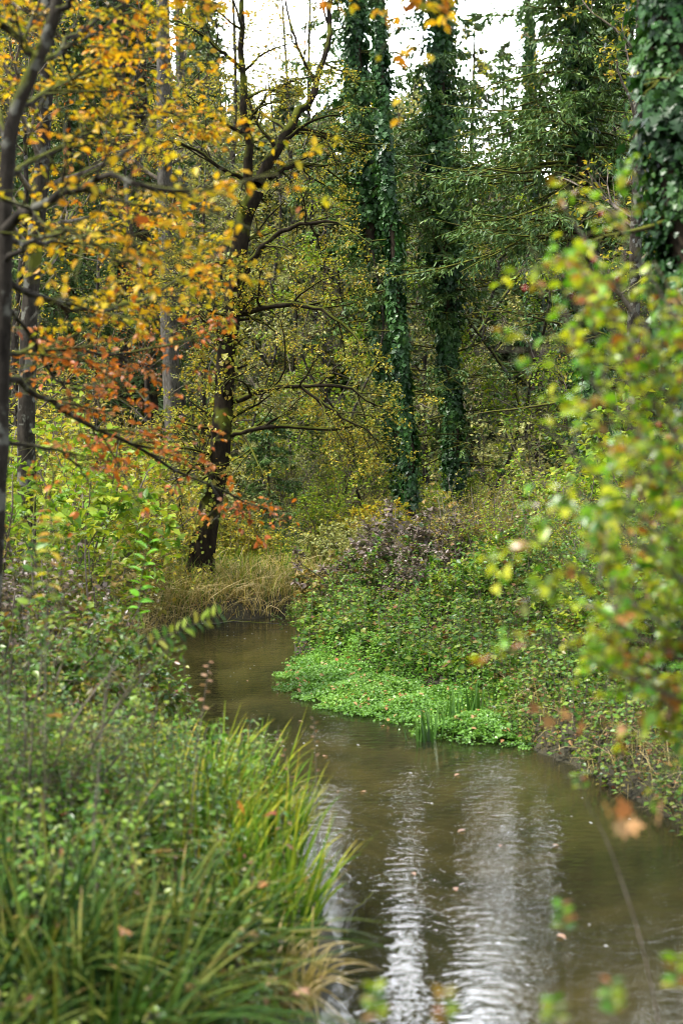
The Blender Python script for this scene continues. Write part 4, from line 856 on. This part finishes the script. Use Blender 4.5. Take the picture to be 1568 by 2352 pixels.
# iris blades in the watercress
for i, (px, py, lb) in enumerate([(975, 1690, 'small clump of upright blades at the water edge of the cress'), (1095, 1640, 'broad blue-green blades standing in the cress'), (1035, 1665, 'short blades between the two cress clumps')]):
    rg = RNG(430 + i); x, y = gnd(px, py, .05); n = 26; p = np.column_stack([rg.normal(0, .07, n), rg.normal(0, .05, n), np.full(n, -.05)])
    o = ob('iris_plant', grass_mesh('iris', p, .42, rg, lean=.12, wid=.022, segs=5, droop=.12), 'iris_blade', label=lb, category='water plant'); o.location = (x, y, 0)

# ================================================================== NEAR, BLURRED PLANTS
# hawthorn bush on the right, 3 to 5 m away
rg = RNG(501); hb = np.array([1.75, 4.3, hz(1.75, 4.3)])
st_ = []
for px, py, Yd in [(1210, 560, 3.9), (1290, 470, 4.0), (1400, 480, 4.2), (1500, 600, 4.4), (1260, 760, 3.7), (1330, 840, 3.9), (1250, 980, 3.6), (1320, 1120, 3.7), (1220, 1230, 3.6), (1290, 1350, 3.7), (1400, 1300, 3.9), (1230, 1450, 3.5) , (1480, 900, 4.1), (1540, 1150, 4.2), (1560, 1450, 4.0), (1450, 1560, 3.9), (1600, 700, 4.3), (1500, 1000, 4.4), (1420, 1080, 4.0), (1380, 700, 4.2), (1550, 1300, 4.3), (1480, 1250, 4.1), (1380, 1480, 3.9), (1540, 1620, 4.1), (1590, 950, 4.2)]:
    tip = at(px, py, Yd); mid = hb + (tip - hb) * .5 + np.array([.12, 0, .45]); P_ = spline([hb + rg.normal(size=3) * [.06, .06, 0], hb + (mid - hb) * .5 + [0.05, 0, .15], mid, tip], 14); st_.append(P_)
P0 = np.stack(st_); R0 = np.ones((len(P0), 1)) * np.linspace(.013, .003, 14)[None]
A, ra = kids(rg, P0, R0, 22, t=(.45, 1), ang=(30, 70), ln=(.25, .55), K=6, wob=.15, rf=.5, rmin=.0025, rel=False, grav=-.02)
B, rb = kids(rg, A, ra, 5, t=(.15, 1), ang=(30, 70), ln=(.35, .7), K=4, wob=.15, rf=.6, rmin=.0015)
Lv = Leaves(); leaves_on(Lv, rg, B, 5, .038, 'ova', .72, .6, .3, keep=.6); leaves_on(Lv, rg, A, 5, .040, 'ova', .72, .6, .3, keep=.6)
e = thing('hawthorn_bush', 'blurred close bush with lime and yellow leaves and red berries down the right side', 'bush', tuple(hb))
ob('stems', relocate(tubes('stems', [(P0, R0, 6), (A, ra, 4), (B, rb, 3)]), hb), 'twig', e); ob('foliage', relocate(Lv.mesh('foliage'), hb), 'near_bush', e)
Lo = Leaves(); leaves_on(Lo, rg, A[::14], 1, .04, 'map', .9, .7, .6); ob('turned_leaves', relocate(Lo.mesh('turned'), hb), 'orange_leaf', e)
pb, _, _ = leaf_pts(rg, B[::4], 1, (.5, 1)); pb = pb[:90]
sph = []; a5 = np.arange(6) * np.pi / 3
pv = np.array([(0, 0, 1)] + [(np.cos(a) * .85, np.sin(a) * .85, .45) for a in a5] + [(np.cos(a) * .85, np.sin(a) * .85, -.45) for a in a5] + [(0, 0, -1)]) * .0075
pf = np.array([(0, 1 + i, 1 + (i + 1) % 6) for i in range(6)] + [(13, 7 + (i + 1) % 6, 7 + i) for i in range(6)]); pq = np.array([(1 + i, 7 + i, 7 + (i + 1) % 6, 1 + (i + 1) % 6) for i in range(6)])
Vb = (pb[:, None] - [0, 0, .02] + pv[None]).reshape(-1, 3); bo = (np.arange(len(pb)) * 14)[:, None, None]
ob('berries', relocate(make_mesh('berries', Vb, [(bo + pf[None]).reshape(-1, 3), (bo + pq[None]).reshape(-1, 4)], np.repeat(rg.random(len(pb)), 14), True), hb), 'red_berry', e)

# sprigs: stem curve + paired leaves
def sprig(name, label, cat, pts, nleaf, size, mat, seed, stem_r=.003, tpl='ova', width=.6, t=(.25, 1), tilt=.25, pair=True, ground=True, updown=0.):
    rg = RNG(seed); w = [at(*p) for p in pts]
    if ground: w[0][2] = hz(w[0][0], w[0][1]) - .02
    P = spline(w, 24); L_ = Leaves(); tt = np.linspace(t[0], t[1], nleaf); pos, k = interp(P[None], np.zeros(nleaf, int), tt); tan = unit(P[k + 1] - P[k])
    sd_ = unit(np.cross(tan, [0, 1, 0.]))
    for sg in ((1, -1) if pair else (1,)):
        sgn = np.full(nleaf, sg) if pair else np.where(np.arange(nleaf) % 2, 1, -1)
        d = unit(sd_ * sgn[:, None] + tan * .35 + [0, 0, updown] + rg.normal(size=tan.shape) * .2)
        L_.add(tpl, pos, d, unit(np.array([0, -.25, 1.]) + rg.normal(size=tan.shape) * tilt), rg.uniform(.8, 1.2, nleaf) * size, width, rg.random(nleaf))
    e = thing(name, label, cat, tuple(P[0])); ob('stem', relocate(tubes('stem', [(P[None], np.linspace(stem_r, stem_r * .4, 24)[None], 5)]), P[0]), 'twig', e); ob('leaves', relocate(L_.mesh('leaves'), P[0]), mat, e); return e
sprig('sapling', 'upright bright green sapling shoot with rounded paired leaves over the left reeds', 'sapling', [(335, 1750, 8.6), (320, 1500, 8.6), (322, 1350, 8.6), (345, 1235, 8.6)], 14, .085, 'fresh_green', 601, pair=False, t=(.5, 1), width=.62)
sprig('leafy_shoot', 'pale green pointed shoot reaching right over the stream bend', 'shoot', [(190, 1800, 5.6), (250, 1560, 5.6), (350, 1480, 5.6), (430, 1440, 5.6), (505, 1412, 5.6)], 14, .05, 'nettle_green', 602, width=.45, t=(.4, 1))
sprig('leafy_shoot', 'arching yellow-leafed shoot in the left herbs', 'shoot', [(100, 1800, 6), (105, 1500, 6), (112, 1300, 6), (118, 1190, 6)], 9, .06, 'beech_yellow', 603, t=(.5, 1), updown=-.4)
sprig('leafy_shoot', 'teal green shoot beside the slanting beech stem', 'shoot', [(50, 1800, 6.3), (60, 1500, 6.3), (75, 1330, 6.3), (85, 1240, 6.3)], 8, .055, 'nettle_green', 604, t=(.5, 1))
sprig('dry_stem', 'withered pink-brown flower stem in front of the water', 'dry stem', [(420, 2000, 6.6), (450, 1750, 6.6), (470, 1600, 6.6), (480, 1520, 6.6)], 9, .03, 'pale_leaf', 605, t=(.6, 1), updown=-.4, pair=False, tilt=1.2, width=.5)
sprig('dry_stem', 'thin reddish stem with tiny pink leaves left of the water', 'dry stem', [(735, 2050, 7), (728, 1850, 7), (724, 1720, 7), (720, 1650, 7)], 10, .022, 'pale_leaf', 606, t=(.5, 1), pair=False, tilt=1.2, width=.5)
sprig('dry_stem', 'second pink-leafed stem at the water edge beside the sedges', 'dry stem', [(680, 2050, 7.2), (675, 1850, 7.2), (655, 1740, 7.2), (640, 1690, 7.2)], 9, .022, 'pale_leaf', 607, t=(.5, 1), pair=False, tilt=1.2, width=.5)
sprig('maple_twig', 'blurred twig with orange and pink leaves jutting in from the right above the water', 'twig', [(1900, 1990, 3.6), (1700, 1900, 3.4), (1560, 1895, 3.2), (1450, 1880, 3.1), (1400, 1880, 3.1)], 5, .055, 'orange_leaf', 608, tpl='map', width=.85, t=(.6, 1), pair=False, tilt=.5)
sprig('maple_twig', 'blurred twig with pale pinkish leaves above the muddy right bank', 'twig', [(1800, 1760, 4.2), (1600, 1690, 4.0), (1480, 1670, 3.9), (1340, 1660, 3.8), (1230, 1640, 3.8)], 7, .045, 'dry_leaf', 609, tpl='map', width=.85, t=(.5, 1), pair=False, tilt=.5)
for i, (px, py, Yd, lb) in enumerate([(1290, 2110, 3.0, 'blurred green sprig over the bright reflection'), (1020, 2310, 2.6, 'blurred yellow-green sprig at the bottom over the water'), (860, 2300, 2.6, 'small blurred sprig beside the bottom sedges'),
                                      (1400, 2290, 2.6, 'dark green blurred sprig at the bottom right'), (1550, 2230, 2.7, 'blurred leaves in the bottom right corner'), (1270, 2330, 2.5, 'faint blurred sprig at the bottom under the bright reflection')]):
    sprig('leafy_shoot', lb, 'shoot', [(px + 40, 3300, Yd), (px + 30, 2800, Yd), (px + 15, py + 150, Yd), (px, py - 30, Yd)], 6, .028, 'near_bush', 620 + i, stem_r=.0012, t=(.86, 1), width=.7, tilt=.5, ground=False)
sprig('bare_twig', 'long thin bare twig arching over the water on the right', 'twig', [(1560, 2600, 4), (1480, 2200, 4), (1400, 1950, 4), (1350, 1850, 4), (1330, 1780, 4)], 3, .03, 'near_bush', 640, t=(.9, 1), ground=False)

# single fallen leaves caught in the grass or afloat
def one_leaf(name, label, P3, size, mat, seed, tpl='map', width=.85, up=1.0):
    rg = RNG(seed); L_ = Leaves(); L_.add(tpl, np.zeros((1, 3)), rg.normal(size=(1, 3)) * [1, 1, .3], unit(np.array([[0, -.5 * (1 - up), 1.]]) + rg.normal(size=(1, 3)) * .25 * (1.2 - up)), np.array([size]), width, rg.random(1))
    o = ob(name, L_.mesh(name), mat, label=label, category='leaf'); o.location = P3
for i, (px, py, Yd, mt, sz, lb) in enumerate([(555, 1865, 6.0, 'orange_leaf', .07, 'bright orange maple leaf caught in the sedges'), (615, 1868, 6.1, 'beech_rust', .06, 'dark red leaf right of the orange one in the sedges'), (385, 1955, 5.2, 'dry_leaf', .08, 'tan leaf caught on the arching sedge'),
        (590, 2030, 5.6, 'beech_rust', .05, 'small rusty leaf low in the sedges'), (290, 2135, 4.8, 'orange_leaf', .06, 'orange leaf in the dark sedge hollow'), (610, 2250, 5.0, 'pale_leaf', .06, 'pale curled leaf near the bottom of the bank'),
        (680, 2275, 5.1, 'pale_leaf', .07, 'pale brown leaf at the foot of the bank by the water'), (260, 1460, 6.4, 'beech_yellow', .06, 'clear yellow leaf hanging over the left reeds'), (120, 1640, 5.6, 'dry_leaf', .07, 'brown leaf in the blurred nettles'), (335, 515, 5.6, 'beech_rust', .07, 'dark red leaf hanging among the golden beech leaves'), (300, 330, 5.8, 'beech_rust', .06, 'single dark red leaf in the upper beech foliage')]):
    one_leaf('fallen_leaf' if py > 700 else 'hanging_leaf', lb, tuple(at(px, py, Yd)), sz, mt, 700 + i, up=.4)
rg = RNG(750)
for i in range(22):
    px, py = rg.uniform(560, 1350), rg.uniform(1500, 2150); x, y = gnd(px, py)
    if sdist(np.array([[x, y]]))[0] > -.15 or in_poly(np.array([[x, y]]), CP)[0]: continue
    o_lb = 'small dry leaf floating on the brown water'
    L_ = Leaves(); L_.add('ova', np.zeros((1, 3)), np.array([[rg.normal(), rg.normal(), 0]]), np.array([[0, 0, 1.]]), np.array([rg.uniform(.03, .06)]), .7, rg.random(1))
    o = ob('floating_leaf', L_.mesh('floating_leaf'), 'pale_leaf', label=o_lb, category='leaf', group='leaves floating on the stream'); o.location = (x, y, .006)
# remove prototypes that were never placed
for p in (S1, S2, S3, D1, D2, D3, D4, B1, B2, B3, B4, B5, B6):
    if p.name not in PROTO_USED:
        for c in list(p.children): bpy.data.objects.remove(c)
        bpy.data.objects.remove(p)

for i, (px, py, L0, a, lb) in enumerate([(1290, 1745, .9, .2, 'grey driftwood stick lodged under the right bank'), (1385, 1800, .7, .9, 'short broken branch on the muddy right bank'), (470, 1437, 1.1, -.1, 'dead branch lying in the water under the far reeds'), (790, 2150, .6, 1.3, 'wet twig at the edge of the near bank')]):
    rg = RNG(800 + i); x, y = gnd(px, py); z = max(hz(x, y), 0) + .02
    P_ = spline([(0, 0, 0), (L0 * .4 * math.cos(a), L0 * .4 * math.sin(a), .04), (L0 * math.cos(a), L0 * math.sin(a), .01)], 10) + rg.normal(size=(10, 3)) * .008; R1 = np.linspace(.016, .005, 10)
    A, ra = kids(rg, P_[None], R1[None], 4, t=(.2, .9), ang=(30, 60), ln=(.2, .45), K=5, flat=.3, rf=.5)
    o = ob('dead_branch', tubes('dead_branch', [(P_[None], R1[None], 6), (A, ra, 4)]), 'bark_grey', label=lb, category='dead branch'); o.location = (x, y, z)

rg = RNG(900); fq = np.column_stack([rg.uniform(-2.4, 2.0, 900), rg.uniform(6.5, 20, 900)]); fs = sdist(fq); kf = (fs < -.12) & (rg.random(len(fq)) < .35) & ~in_poly(fq, CP) & (vn(fq[:, 0], fq[:, 1], 1.7, 6) > .15); fq = fq[kf]
Lf = Leaves(); Lf.add('ova', np.column_stack([fq, np.full(len(fq), .004)]), np.column_stack([np.ones(len(fq)), rg.normal(size=len(fq)) * .3, np.zeros(len(fq))]), np.tile([0, 0, 1.], (len(fq), 1)), rg.uniform(.012, .03, len(fq)), .5, rg.random(len(fq)))
leaf_mat('foam', [(.7, .7, .68), (.8, .8, .78)], 0, .3, .5)
ob('foam_flecks', Lf.mesh('foam'), 'foam', kind='stuff', label='tiny white foam bubbles and flecks drifting on the stream', category='foam')
